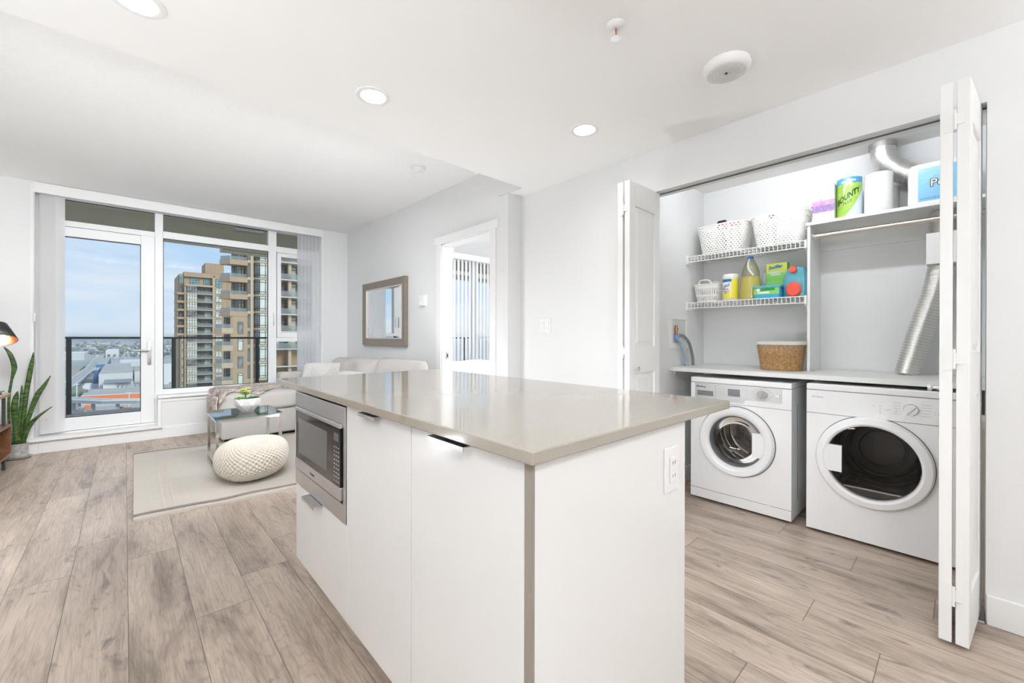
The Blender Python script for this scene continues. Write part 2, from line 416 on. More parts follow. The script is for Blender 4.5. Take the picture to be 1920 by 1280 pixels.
fr('pane', [(1.445,1.972,2.282,2.47)], m_glass, 6.09, 6.094, .0005); fr('pane', [(.313,1.35,.523,2.205)], m_glass, 6.09, 6.094, .0005)
fr('pane', [(1.445,1.93,.523,1.045)], m_glass, 6.09, 6.094, .0005)
fr('gasket', [(.313,.319,.523,2.205), (1.344,1.35,.523,2.205), (.319,1.344,.523,.528), (.319,1.344,2.2,2.205), (-.60,.243,2.464,2.47), (.313,1.35,2.464,2.47)], m_black, 6.066, 6.094, .0005)
sash = fr('casement_sash', [(1.45,1.497,1.10,2.20), (1.885,1.93,1.10,2.20), (1.497,1.885,2.15,2.20), (1.497,1.885,1.10,1.165)], m_frame, FY0-.012, FY1)
fr('pane', [(1.497,1.885,1.165,2.15)], m_glass, 6.09, 6.094, .0005)
b = MB(); b.bbox(1.405,1.42,FY0-.02,FY0,1.25,1.42,.004); b.tube([(1.412,FY0-.02,1.27),(1.412,FY0-.045,1.30),(1.405,FY0-.05,1.40)], .006); b.bbox(1.462,1.474,FY0-.03,FY0-.012,1.26,1.40,.004)
b.build('casement_handle', m_white, win)
# balcony door leaf
door = bpy.data.objects.new('door_1', None); COL.objects.link(door); door.location = (.2, FY0, .165); ORG['door_1'] = Vector((.2, FY0, .165)); struct(door)
fr('leaf', [(-.598,-.50,.17,2.20), (.128,.2415,.17,2.204), (-.50,.128,.17,.30), (-.50,.128,2.105,2.20)], m_frame, FY0-.01, FY1, .004, door)
fr('pane', [(-.50,.128,.30,2.105)], m_glass, 6.09, 6.094, .0005, door)
fr('gasket', [(-.50,-.495,.30,2.105), (.122,.128,.30,2.105), (-.495,.122,.30,.306), (-.495,.122,2.099,2.105)], m_black, 6.056, 6.094, .0005, door)
b = MB(); hp = A(280,665,y=FY0-.01); b.bbox(hp.x-.016,hp.x+.016,FY0-.022,FY0-.01,.80,1.06,.003)
b.cyl((hp.x,FY0-.02,.96),(hp.x,FY0-.06,.96),.009); b.tube([(hp.x,FY0-.058,.96),(hp.x-.02,FY0-.062,.962),(hp.x-.13,FY0-.062,.962)], .009)
b.build('door_handle', m_steel, door, smooth=True)
# reveal lining, step and sill
b = MB(); b.box(-.65,-.629,YB-.004,FY0,.15,2.545); b.box(1.967,1.985,YB-.004,FY0,.465,2.545)
b.bbox(-.69,.30,YB-.05,FY0,.118,.148,.004); b.bbox(.262,1.985,YB-.045,FY0,.44,.468,.004); b.bbox(.262,.292,YB-.02,FY0,.148,.44,.003); b.bbox(.262,1.985,YB-.012,YB,.395,.44,.002)
struct(b.build('trim_1', m_trim))

# vertical blinds: valance and stacked sheer vanes
m_vane = thin_glass('blind_sheer', (1,1,1), 0, 0, .93, (.97,.965,.965), .5)
m_vane_r = thin_glass('blind_sheer_open', (1,1,1), 0, 0, .62, (.97,.97,.98), .5)
bl = thing('vertical_blind', 'white vertical blind drawn to both ends of the big living room window', 'blind', (.67, YB-.03, 2.46))
part('valance', m_trim, bl, lambda b: (b.bbox(-.632, 1.972, YB-.02, YB-.005, 2.465, 2.562, .003), b.box(-.63,1.97,YB-.005,YB+.09,2.548,2.56)))
part('head_rail', m_white, bl, lambda b: b.bbox(-.62, 1.96, 5.985, 6.02, 2.50, 2.535, .003))
def vane(b, x, z0, ang, wd=.089):
    c, s_ = math.cos(ang), math.sin(ang)
    b.grid(lambda u, v: Vector((x + (u-.5)*wd*c - .006*math.cos((u-.5)*PI)*s_, 6.005 + (u-.5)*wd*s_*.7 + .006*math.cos((u-.5)*PI)*c, lerp(2.50, z0, v))), 5, 1)
for k in range(9): part('vane', m_vane, bl, lambda b, k=k: vane(b, lerp(-.575,-.475,k/8), .172, math.radians(62 if k < 8 else 12)), smooth='all')
for k in range(12): part('vane', m_vane_r, bl, lambda b, k=k: vane(b, lerp(1.69,1.93,k/11), .50, math.radians(48 if k % 2 else 62)), smooth='all')
part('cord', m_white, bl, lambda b: (b.tube([(-.622, YB-.03, 2.46), (-.622, YB-.03, 1.27)], .0025, 6), b.cyl((-.622, YB-.03, 1.33),(-.622, YB-.03,1.25),.008)))
part('cord', m_white, bl, lambda b: (b.tube([(1.963, YB-.03, 2.46), (1.963, YB-.03, 1.2)], .002, 6), b.bbox(1.945,1.975,YB-.045,YB-.02,1.16,1.22,.004)))

# bedroom: window, blind, bed
w3 = bpy.data.objects.new('window_2', None); COL.objects.link(w3); w3.location = (4.7, FY0, .5); ORG['window_2'] = Vector((4.7, FY0, .5)); struct(w3)
fr('frame', [(3.2,3.26,.5,2.53), (3.26,6.14,2.47,2.53), (6.14,6.2,.5,2.53), (3.26,6.14,.5,.56), (4.62,4.74,.56,2.47), (3.26,4.62,2.22,2.28), (4.74,6.14,2.20,2.28), (4.74,6.14,1.05,1.14)], parent=w3)
fr('pane', [(3.26,4.62,.56,2.47)], m_glass, 6.09, 6.094, .0005, w3); fr('pane', [(4.74,6.14,.56,2.47)], m_glass, 6.09, 6.094, .0005, w3)
bb = thing('vertical_blind', 'white vertical blind with half open vanes in the bedroom beyond the doorway', 'blind', (4.7, YB-.03, 2.46))
part('valance', m_trim, bb, lambda b: b.bbox(3.2, 6.2, YB-.03, YB-.012, 2.46, 2.565, .003))
m_vane_b = thin_glass('blind_vinyl', (1,1,1), 0, 0, 1.0, (.95,.955,.96), .25)
def vane2(b, x):
    c, s_ = math.cos(math.radians(28)), math.sin(math.radians(28))
    b.grid(lambda u, v: Vector((x+(u-.5)*.089*c, 6.0+(u-.5)*.089*s_, lerp(2.50,.56,v))), 3, 1)
for k in range(32): part('vane', m_vane_b, bb, lambda b, k=k: vane2(b, 3.45+k*.083))

# ================================================================== OUTSIDE
m_soffit = mat('painted_concrete', (.52,.48,.35), .9, bump=(30,.2,(1,1,1)))
m_conc = mat('concrete', (.48,.48,.46), .9, bump=(20,.2,(1,1,1)))
m_rail = mat('charcoal_metal', (.055,.06,.06), .5)
m_tan = mat('tan_cladding', (.44,.335,.225), .85, var=(.35,.05))
m_tan2 = mat('pale_cladding', (.52,.42,.29), .85, var=(.35,.05))
m_tfr = mat('bronze_frame', (.075,.075,.07), .6)
m_tgl = mat('tower_glass_pale', (.64,.68,.60), .15, spec=.5, var=(.5,.2))
m_tgd = mat('tower_glass_dark', (.24,.26,.26), .12, spec=.7, var=(.6,.6))
m_tgt = mat('tower_glass_teal', (.22,.36,.36), .1, spec=.8, var=(.5,.3))
m_tslab = mat('tower_slab_edge', (.62,.61,.58), .8)
m_trail = thin_glass('tower_rail_glass', (.85,.9,.9), .9, 0, .35, (.7,.74,.74))

b = MB(); b.box(-4, 9, 6.16, 7.86, -.25, -.03); b.box(-4, 9, 7.86, 8.12, -.25, .085); struct(b.build('floor', m_conc))
b = MB(); b.box(-4, 9, 6.16, 8.10, 2.52, 2.78); b.box(1.15, 9, 8.08, 8.35, 2.50, 2.78); struct(b.build('ceiling', m_soffit))
rl = thing('balcony_railing', 'charcoal metal balcony railing with clear glass panels outside the living room window', 'railing', (.5, 8, .085))
part('top_rail', m_rail, rl, lambda b: b.bbox(-4, 9, 7.965, 8.035, 1.075, 1.105, .004))
px_ = [-3.7, -2.62, -.54, .535, 1.615, 2.69, 3.77, 4.85, 5.9, 7, 8.1]
for x in px_: part('post', m_rail, rl, lambda b, x=x: b.bbox(x-.024, x+.024, 7.97, 8.03, .085, 1.075, .003))
for a, c in zip(px_, px_[1:]): part('glass_panel', m_glass_rail, rl, lambda b: b.box(a+.03, c-.03, 7.995, 8.005, .12, 1.072))
ht = thing('balcony_heater', 'flat grey radiant heater fixed under the balcony slab above', 'heater', (1.3, 7.3, 2.52))
h0, h1 = A(440,431,z=2.45), A(488,443,z=2.45)
part('body', mat('heater_grey', (.30,.31,.29), .5), ht, lambda b: b.bbox(h0.x, h1.x, h0.y-.08, h0.y+.08, 2.44, 2.475, .006))
for xx in (h0.x+.05, h1.x-.08): part('bracket', m_rail, ht, lambda b: b.box(xx,xx+.03,h0.y-.02,h0.y+.02,2.475,2.52))

# ---- towers
WCACHE = {}
rnd = random.Random(5)
def window(parent, x0, x1, y, z0, z1, cols=2, rows=(.28,), glass='pale', name='window', fw=.07, ang=0):
    "a framed window with its own mullions, standing on the facade plane y"
    w_, h_ = x1-x0, z1-z0; gl = {'pale':m_tgl,'dark':m_tgd,'teal':m_tgt}[glass]
    key = (round(w_,2), round(h_,2), cols, rows, glass, fw)
    if key not in WCACHE:
        b = MB(); b.box(0, w_, -.02, 0, 0, h_, 1)
        for k in range(cols+1):
            c = w_*k/cols; b.box(max(0,c-fw/2), min(w_,c+fw/2), -.09, -.02, 0, h_)
        for r in (0,)+tuple(rows)+(1,):
            c = h_*(1-r); b.box(0, w_, -.085, -.02, max(0,c-fw/2), min(h_,c+fw/2))
        WCACHE[key] = b.build(name, [m_tfr, gl], None); o = WCACHE[key]
    else:
        o = WCACHE[key].copy(); o.name = name; COL.objects.link(o)
    o.parent = parent; o.location = Vector((x0, y, z0)) - ORG[parent.name]; o.rotation_euler[2] = ang
    return o

nt_ = thing('apartment_tower', 'nearer tan apartment tower with wedge shaped corner balconies', 'building', (18, 90, -60))
FH = 2.83
wall = MB()
wall.prism([(14.0,83.2),(36,83.2),(36,106),(18.5,106)], 'z', -60, 22, 0)                      # body behind the balconies
wall.prism([(12.95,81.05),(15.88,81.05),(15.88,83.3),(13.9,83.3)], 'z', -60, 5.28, 0)               # fuller lower storeys
wall.box(15.0, 15.88, 81.05, 83.2, 5.2, 22, 0)                 # corner pier strip
wall.box(15.40, 15.75, 80.95, 81.05, -60, 22, 1)
wall.box(15.88, 18.6, 82.2, 83.2, -60, 22, 0)
for k in range(-3, 9):
    zt = 13.86 - FH*k
    if k <= 3:
        wall.prism([(11.45,83.2),(11.45,82.5),(12.54,81),(15.02,81),(15.02,83.2)], 'z', zt-.93, zt-.12, 0)
        wall.box(15.0, 15.9, 80.98, 81.06, zt-.45, zt, 1)
    else:
        wall.prism([(10.7,83.2),(10.7,82.2),(11.45,81),(12.96,81),(12.96,83.2)], 'z', zt-.86, zt-.02, 1)
        wall.box(12.95, 15.9, 81.0, 81.06, zt-.9, zt-.84, 1)
    wall.prism([(15.86,82.3),(15.86,81.5),(16.66,80.62),(18.4,80.62),(18.4,82.3)], 'z', zt-.30, zt+.10, 1)
    wall.box(18.4, 19.0, 80.6, 82.3, -60 if k == 8 else zt-FH, zt, 0)
wo = wall.build('wall', [m_tan, m_tan2], nt_)
wall = MB()
for k in range(-2, 8):
    zs = 14.27 - 3.1*k*.985
    wall.box(19.0, 30, 81.0, 83.3, zs-.16, zs, 0)
for x in (21.35, 25.6, 29.6): wall.box(x, x+.5, 81.6, 83.3, -60, 22, 1)
wall.build('balcony_slab', [m_tslab, m_tan2], nt_)
for k in range(-1, 8):
    zt = 13.86 - FH*k
    if k <= 3:
        window(nt_, 14.02, 14.88, 83.15, zt-.05, zt+1.88, 2, (.22,), 'pale')
        window(nt_, 13.05, 13.95, 83.15, zt-.05, zt+1.88, 2, (), 'dark')
        bal = MB(); bal.box(12.54, 14.9, 81.03, 81.06, zt-.12, zt+.45); bal.prism([(11.45,82.5),(12.54,81.03),(12.56,81.06),(11.48,82.53)], 'z', zt-.12, zt+.45)
        bal.build('balcony_railing', m_trail, nt_)
    else:
        window(nt_, 13.65, 14.35, 81.05, zt-1.5+.55, zt-1.5+2.7-.2, 1, (.16,), 'pale' if k % 2 else 'dark')
        window(nt_, 12.0, 12.9, 83.15, zt-.0, zt+1.8, 2, (), 'dark')
        bal = MB(); bal.box(11.45, 12.95, 81.03, 81.06, zt, zt+.6); bal.prism([(10.7,82.2),(11.45,81.03),(11.47,81.06),(10.73,82.23)], 'z', zt, zt+.6)
        bal.build('balcony_railing', m_trail, nt_)
    window(nt_, 15.07, 15.38, 81.05, zt+.12, zt+2.3, 1, (.15,), 'dark')
    window(nt_, 16.68, 18.38, 80.66, zt+.10, zt+FH-.30, 2, (.17,.84), 'pale')
    a_ = math.atan2(80.66-81.5, .80)
    window(nt_, 15.88, 17.04, 81.5, zt+.10, zt+FH-.30, 3, (.17,.84), 'dark', ang=a_)
for k in range(-1, 6):
    zs = 14.27 - 3.1*k*.985
    for x0, n_, g in ((19.3,2,'pale'), (20.3,2,'dark'), (22.0,2,'pale'), (23.2,3,'dark'), (26.3,2,'dark')):
        window(nt_, x0, x0+1.0, 83.15, zs+.02, zs+2.5, 1, (.2,), g)
    part('balcony_railing', m_trail, nt_, lambda b: b.box(19.05, 30, 81.05, 81.09, zs, zs+1.0))

ft = thing('apartment_tower', 'farther tan apartment tower with a boxy penthouse on its roof', 'building', (21, 195, -60))
wall = MB(); FH2 = 2.868
wall.box(15.3, 34, 187, 215, -60, 22.6, 0); wall.box(13.9, 15.3, 188.5, 205, -60, 23.0, 0)
wall.box(14.0, 15.3, 186.5, 189, 22.2, 23.1, 0); wall.box(15.2, 34, 186, 190, 22.3, 23.9, 0)
wall.box(21.8, 27.5, 190, 200, 23, 28.3, 0); wall.box(23.4, 24.1, 185.3, 187, -60, 22.5, 1); wall.box(24.1, 27.6, 185.3, 187, -60, 23.5, 0)
wall.box(15.3, 15.9, 185.3, 187, -60, 20.0, 0)
for x in (22.6,23.4,24.2,25,25.8,26.6): wall.box(x, x+.1, 189.9, 190, 23.5, 28.1, 1)
for k in range(0, 20):
    z = 16.25 - FH2*k
    wall.box(15.9, 19.0, 184.9, 187, z-.22, z+.28, 1)
    if k < 6: wall.prism([(12.7,188.5),(12.7,186.5),(13.4,185.6),(15.4,185.6),(15.4,188.5)], 'z', z-.45, z+.35, 0)
wall.box(14.3, 15.3, 186.2, 189, -60, 1.2, 0)
wall.box(15.6, 23.6, 184.9, 187, 18.9, 19.5, 1)
wall.build('wall', [m_tan, m_tan2], ft)
for k in range(0, 16):
    z = 16.25 - FH2*k
    part('balcony_slab', m_tslab, ft, lambda b: b.box(19.0, 23.5, 184.7, 187, z-.10, z+.05))
    part('balcony_railing', m_trail, ft, lambda b: b.box(19.0, 23.5, 184.75, 184.8, z+.05, z+.95))
    window(ft, 16.0, 18.9, 185.0, z+.28, z+FH2-.22, 4, (.25,.75), 'pale' if k % 3 else 'dark')
    window(ft, 19.1, 20.9, 186.95, z+.1, z+2.3, 2, (.2,), 'dark')
    window(ft, 21.2, 23.3, 186.95, z+.1, z+2.3, 2, (.2,), 'pale' if k % 2 else 'dark')
    window(ft, 24.3, 26.2, 185.25, z+.35, z+2.35, 2, (.3,), 'pale')
    if k < 6: window(ft, 14.1, 15.25, 186.9, z+.35, z+2.2, 2, (.3,), 'dark')
    else: window(ft, 14.55, 15.15, 186.15, z+.5, z+2.3, 1, (.4,), 'pale')
for a_, c_ in ((14.0,15.1),): window(ft, a_, c_, 186.45, 19.6, 22.2, 2, (.3,), 'teal')
for a_, c_ in ((17.0,19.7),(20.9,22.9)): window(ft, a_, c_, 186.95, 19.6, 22.1, 3, (.35,.7), 'teal')
window(ft, 24.3, 26.2, 185.25, 19.2, 22.0, 2, (.25,.6), 'teal')

# ---- city below, ground 60 m under the floor
GZ = -60
def ground_mat():
    M = bpy.data.materials.new('city_ground'); M.use_nodes = True; T = NT(M.node_tree); b = T.n['Principled BSDF']
    oc = T.coord('Object'); n = T.noise(oc, .012, 5, .6); n2 = T.noise(oc, .09, 3, .6)
    c = T.ramp(n, [(.35,(.44,.44,.43)), (.5,(.55,.54,.52)), (.62,(.37,.40,.34))])
    c = T.mix(T.ramp(n2, [(.5,0),(.7,.6)]), c, (.55,.55,.54,1)); T.l.new(c, b.inputs['Base Color']); b.inputs['Roughness'].default_value = .95
    return M
b = MB(); b.box(-4500, 4500, 30, 8600, GZ-2, GZ); g_ = b.build('ground', ground_mat()); tag(g_, 'grey city ground spreading below the tower to the horizon', 'ground'); struct(g_)
m_roof = mat('grey_membrane_roof', (.50,.48,.44), .9, var=(.03,.1)); m_wwall = mat('warehouse_wall', (.66,.67,.65), .8, var=(.05,.04))
m_orange = mat('orange_fascia', (.95,.30,.12), .7); m_blue = mat('blue_cladding', (.10,.22,.42), .7); m_paleb = mat('pale_render', (.74,.74,.72), .8)
m_road = mat('road', (.30,.30,.31), .9); m_line = mat('white_paint', (.8,.8,.8), .8); m_hroof = mat('house_roof', (.30,.29,.30), .9); m_hred = mat('house_red', (.45,.30,.26), .9)
m_tree = mat('tree_foliage', (.25,.28,.22), .95, bump=(1.2,1,(1,1,1)), var=(.5,.5))
OCC = []
def block(name, label, cat, px0, py0, px1, py1, depth, h, mw, mr, extra=None, group=None):
    "low building: front ground line between two pixels on the ground plane"
    a, c = A(px0,py0,z=GZ), A(px1,py1,z=GZ); d = c-a; nrm = Vector((0, depth, 0))
    t = thing(name, label, cat, (a.x, a.y, GZ), group)
    for u_ in range(6):
        for v_ in range(6): OCC.append((lerp(a.x,c.x,u_/5)+nrm.x*v_/5, lerp(a.y,c.y,u_/5)+nrm.y*v_/5, max(abs(c.x-a.x), depth)/8))
    P2 = [(a.x,a.y), (c.x,c.y), (c.x+nrm.x, c.y+nrm.y), (a.x+nrm.x, a.y+nrm.y)]
    part('wall', mw, t, lambda b: b.prism(P2, 'z', GZ, GZ+h)); part('roof', mr, t, lambda b: b.prism(P2, 'z', GZ+h, GZ+h+.5))
    return t, a, c, nrm
t, a, c, nr = block('hardware_store', 'large flat grey roofed store with a bright orange band along its front', 'building', 152,763, 330,752, 62, 9, m_wwall, m_roof)
d = (c-a).normalized()
part('fascia', m_orange, t, lambda b: b.prism([(a.x-.3*d.x,a.y-.6),(c.x,c.y-.6),(c.x,c.y-.1),(a.x-.3*d.x,a.y-.1)], 'z', GZ+4.2, GZ+9.3))
part('parapet', m_line, t, lambda b: b.prism([(a.x,a.y-.8),(c.x,c.y-.8),(c.x,c.y+.3),(a.x,a.y+.3)], 'z', GZ+9.3, GZ+10))
for k in range(5): part('rooftop_unit', m_conc, t, lambda b, k=k: b.box(a.x+12+k*17, a.x+16+k*17, a.y+25+(k*29)%45, a.y+29+(k*29)%45, GZ+9.5, GZ+11.5))
t, a, c, nr = block('warehouse', 'big pale warehouse with a broad grey roof beside the blue building', 'building', 185,731, 249,726, 230, 18, m_wwall, m_roof)
t, a, c, nr = block('office_building', 'low white building with dark lettering and a grey awning in front of the pale warehouse', 'building', 193,733, 250,729, 12, 9, m_paleb, m_roof)
part('awning', mat('awning_grey', (.25,.28,.31), .8), t, lambda b: b.prism([(a.y-3,GZ+8.8),(a.y+1,GZ+12.5),(a.y+1,GZ+8.8)], 'x', a.x+1, c.x-1))
text('lettering', 'HARDWARE WHOLESALE', 1.7, (a.x+11, a.y-.6, GZ+6.5), (1,-.02,0), (0,0,1), m_tfr, t, .1)
for k in range(6): part('window', m_tgd, t, lambda b, k=k: b.box(a.x+12+k*3.6, a.x+13.2+k*3.6, a.y-.4, a.y+.2, GZ+3.5, GZ+5.5))
t, a, c, nr = block('office_building', 'blue clad building beside the elevated railway', 'building', 175,719, 185,718, 60, 17, m_blue, m_roof)
t, a, c, nr = block('office_building', 'long dark blue building behind the pale warehouse, next to the elevated railway', 'building', 180,699, 200,698, 300, 14, m_blue, m_roof)
t, a, c, nr = block('warehouse', 'small white shed below the elevated railway, above the tree', 'building', 155,737, 168,736, 40, 7, m_paleb, m_line)
t, a, c, nr = block('warehouse', 'white shed with a grey roof on the right, behind the store', 'building', 252,716, 300,712, 120, 14, m_paleb, m_roof)
t, a, c, nr = block('warehouse', 'wide white building seen at the left edge of the big window above the orange band', 'building', 301,721, 330,718, 60, 26, m_paleb, m_roof)
t, a, c, nr = block('warehouse', 'long white factory beyond the bend of the railway, left', 'building', 100,676, 158,675, 160, 18, m_paleb, m_line)
t, a, c, nr = block('warehouse', 'white factory hall with dark windows to the right of the railway end', 'building', 198,673, 222,672, 220, 22, m_paleb, m_line)
for k in range(6): part('window', m_tgd, t, lambda b, k=k: b.box(a.x+4+k*11, a.x+9+k*11, a.y-1.2, a.y+.2, GZ+5, GZ+13))
t, a, c, nr = block('warehouse', 'low pale hall far right, behind the white shed', 'building', 225,687, 300,685, 90, 10, m_paleb, m_line)
t, a, c, nr = block('warehouse', 'low brown hall left of the railway below the long white factory', 'building', 100,706, 150,703, 120, 9, mat('brown_hall', (.45,.42,.38), .9), mat('brown_roof', (.42,.40,.36), .9))
# elevated railway (two white parapets) and the curved guideway across the bottom
def guideway(name, label, pts, hz, wd, pier):
    P3 = [A(x,y,z=GZ+hz) for x, y in pts]
    Q = []
    for i in range(len(P3)-1):
        for k in range(6): Q.append(P3[i].lerp(P3[i+1], k/6))
    Q.append(P3[-1])
    t = thing(name, label, 'railway', (Q[0].x, Q[0].y, GZ))
    def strip(b, o0, o1, z0, z1):
        L, R_ = [], []
        for i, p in enumerate(Q):
            d = (Q[min(i+1,len(Q)-1)]-Q[max(i-1,0)]).normalized(); n_ = Vector((d.y,-d.x,0))
            L.append(p+n_*o0); R_.append(p+n_*o1)
        for i in range(len(Q)-1):
            vs = [b.bm.verts.new((v.x,v.y,z)) for v in (L[i],R_[i],R_[i+1],L[i+1]) for z in (z0,z1)]
            for f in ((0,2,4,6),(1,3,5,7),(0,1,3,2),(2,3,5,4),(4,5,7,6),(6,7,1,0)): b.bm.faces.new([vs[j] for j in f])
    z = GZ+hz
    part('deck', m_conc, t, lambda b: strip(b, -wd/2, wd/2, z-2.2, z))
    for o in (-wd/2, wd/2): part('parapet', m_line, t, lambda b, o=o: strip(b, o-.35, o+.35, z, z+1.1))
    for i in range(0, len(Q), pier): part('pier', m_conc, t, lambda b, i=i: b.box(Q[i].x-1.2, Q[i].x+1.2, Q[i].y-1.2, Q[i].y+1.2, GZ, z-2.2))
    return t
guideway('elevated_railway', 'elevated railway with two white parapets climbing diagonally away across the city', [(108,737),(120,727),(150,706),(170,690),(182,673),(195,663)], 9, 11, 4)
guideway('elevated_railway', 'grey curved guideway on round piers crossing in front of the orange store', [(20,739),(113,746),(150,749),(200,751),(262,750),(330,746),(420,738)], 10, 8, 5)
# cars, lamp posts, trees, houses
cc = {'white':(.8,.8,.8), 'silver':(.5,.5,.52), 'dark':(.05,.05,.06), 'red':(.45,.08,.06)}
def car_mb(b, mi=0):
    b.prism([(-2.2,.35),(2.2,.35),(2.2,.85),(1.4,1.0),(.8,1.45),(-1.2,1.45),(-1.9,.95),(-2.2,.9)], 'y', -.9, .9, 0)
    b.box(-1.25,.9,-.92,.92,1.0,1.36,1)
    for x in (-1.4,1.4): b.cyl((x,-.95,.35),(x,.95,.35),.35,12,1)
protos = {}
CARS = [A(144,768,z=GZ), A(242,765,z=GZ)]+[A(x_,y_,z=GZ)+Vector((0,2.5,0)) for x0_, x1_, y_ in ((119,139,772),(158,172,767),(225,246,776),(178,200,792),(228,246,771)) for x_ in np.linspace(x0_,x1_,8)]
for k in range(50):
    px, py = rnd.uniform(122,300), rnd.choice([765,768,772,775,779,783,790,800])+rnd.uniform(-1,1)
    cn = rnd.choice(list(cc)); p = A(px,py,z=GZ)
    if any((p.x-q.x)**2+(p.y-q.y)**2 < 30 for q in CARS) or p.x < -60: continue
    CARS.append(p)
    if cn not in protos:
        b = MB(); car_mb(b); o = b.build('car', [mat('car_'+cn, cc[cn], .3), m_black], None); protos[cn] = o
    else: o = protos[cn].copy(); COL.objects.link(o)
    o.location = p; o.rotation_euler[2] = rnd.choice([.1,1.6,3.2]); o.name = 'car'
    tag(o, f'tiny {cn} car parked below the curved guideway', 'car', f'{cn} parked cars')
for px, py in ((144,768),(242,765),(234,690)):
    p = A(px,py,z=GZ); t = thing('street_lamp', {144:'tall thin white lamp post in the parking lot, left one', 242:'tall thin white lamp post in the parking lot, right one', 234:'very tall white mast near the factory hall'}[px], 'lamp post', p)
    H_ = {144:21,242:13,234:40}[px]
    part('pole', m_line, t, lambda b: b.cyl(p, p+Vector((0,0,H_)), .35, 8)); part('lamp_head', m_line, t, lambda b: b.box(p.x-1.4,p.x+1.4,p.y-.4,p.y+.4,p.z+H_,p.z+H_+.5))
for i, (x0, x1, y) in enumerate(((119,139,772),(158,172,767),(225,246,776),(178,200,792),(228,246,771))):
    a, c = A(x0,y,z=GZ), A(x1,y,z=GZ); b = MB(); b.box(a.x, c.x, a.y, a.y+5, GZ, GZ+2.6)
    o = b.build('storage_container', m_orange, None, loc=(a.x, a.y, GZ)); tag(o, ('long','short','right hand','nearest','upper right')[i]+' orange storage row in the yard below the guideway', 'container', 'orange storage rows')
def free(p, r):
    if any((p.x-q[0])**2+(p.y-q[1])**2 < (r+q[2])**2 for q in OCC): return False
    OCC.append((p.x, p.y, r)); return True
def tree(px, py, s, label, group):
    global TREE
    p = A(px,py,z=GZ)
    if TREE is None:
        t = thing('tree', label, 'tree', (0,0,0), group); b = MB()
        for k in range(9):
            a = rnd.uniform(0,6.28); r = rnd.uniform(0,.32); z = rnd.uniform(.42,.85); R_ = rnd.uniform(.2,.32)
            b.lathe([(R_*math.sin(PI*i/6)*(1+.15*math.sin(i*3+k)), z-R_*math.cos(PI*i/6)) for i in range(7)], (r*math.cos(a), r*math.sin(a), 0), 9)
        b.build('foliage', m_tree, t, weld=False, smooth='all'); part('trunk', m_wood, t, lambda b: b.cyl((0,0,0),(0,0,.5),.05,6)); TREE = t
    else: t = copy_tree(TREE); t['label'] = label
    if group: t['group'] = group
    elif 'group' in t: del t['group']
    t.location = p; t.scale = (s*1.3, s*1.3, s); t.rotation_euler[2] = rnd.uniform(0,6)
TREE = None
tree(137,757,15,'big round green tree beside the post at lower left of the door view',None)
for k in range(290):
    py = 639+ (rnd.random()**1.4)*32; px = rnd.uniform(60,345)
    sz = rnd.uniform(8,17)
    if A(px,py,z=GZ).y < 6900 and free(A(px,py,z=GZ), sz*.8): tree(px, py, sz, 'hazy green tree among the distant houses', 'distant trees')
HS = None
for k in range(170):
    py = 638.5 + (rnd.random()**1.4)*33; px = rnd.uniform(60,345); p = A(px,py,z=GZ); s = rnd.uniform(.8,2.2)
    if not free(p, 11*s): continue
    if p.y > 7000: continue
    if HS is None or len(HS) == 1:
        t = thing('house', 'small pale house in the far suburb', 'house', (0,0,0), 'distant houses')
        part('wall', m_paleb, t, lambda b: b.box(-8,8,-6,6,0,6.5)); part('roof', m_hred if HS else m_hroof, t, lambda b: b.prism([(-9,6.2),(9,6.2),(0,11)], 'y', -7, 7))
        HS = (HS or []) + [t]
    else: t = copy_tree(HS[0 if rnd.random() < .8 else 1])
    red = (t.children and any('red' in (c.data.materials[0].name) for c in t.children))
    t['label'] = 'small pale house with a reddish roof in the far suburb' if red else 'small pale house with a grey roof in the far suburb'
    t['group'] = 'distant houses with reddish roofs' if red else 'distant houses with grey roofs'
    t.location = p; t.scale = (s,s,s*.8); t.rotation_euler[2] = rnd.choice([.2,1.77])
b = MB()
for k in range(40):
    x = -3500+k*180; y = 8050+rnd.uniform(-300,300); b.lathe([(260*math.cos(PI*i/10), 45*math.sin(PI*i/10)*rnd.uniform(.8,1.1)) for i in range(6)], (x,y,GZ), 12, sy=.5)
o = b.build('distant_woodland', mat('far_woodland', (.30,.36,.36), .95), None, smooth=True); tag(o, 'low band of wooded hills on the horizon', 'woodland', None, 'stuff')

# haze lying over the distant city
hz = bpy.data.materials.new('haze'); hz.use_nodes = True; T = NT(hz.node_tree); T.n.clear()
vs = T.new('ShaderNodeVolumeScatter'); vs.inputs['Density'].default_value = 0.00009; vs.inputs['Color'].default_value = (1,1,1,1); vs.inputs['Anisotropy'].default_value = .2
ho = T.new('ShaderNodeOutputMaterial'); T.l.new(vs.outputs[0], ho.inputs['Volume'])
b = MB(); b.box(-4400, 4400, 330, 8590, GZ-.5, 25); o = b.build('haze', hz); tag(o, 'thin pale haze over the distant city', 'haze', None, 'stuff')

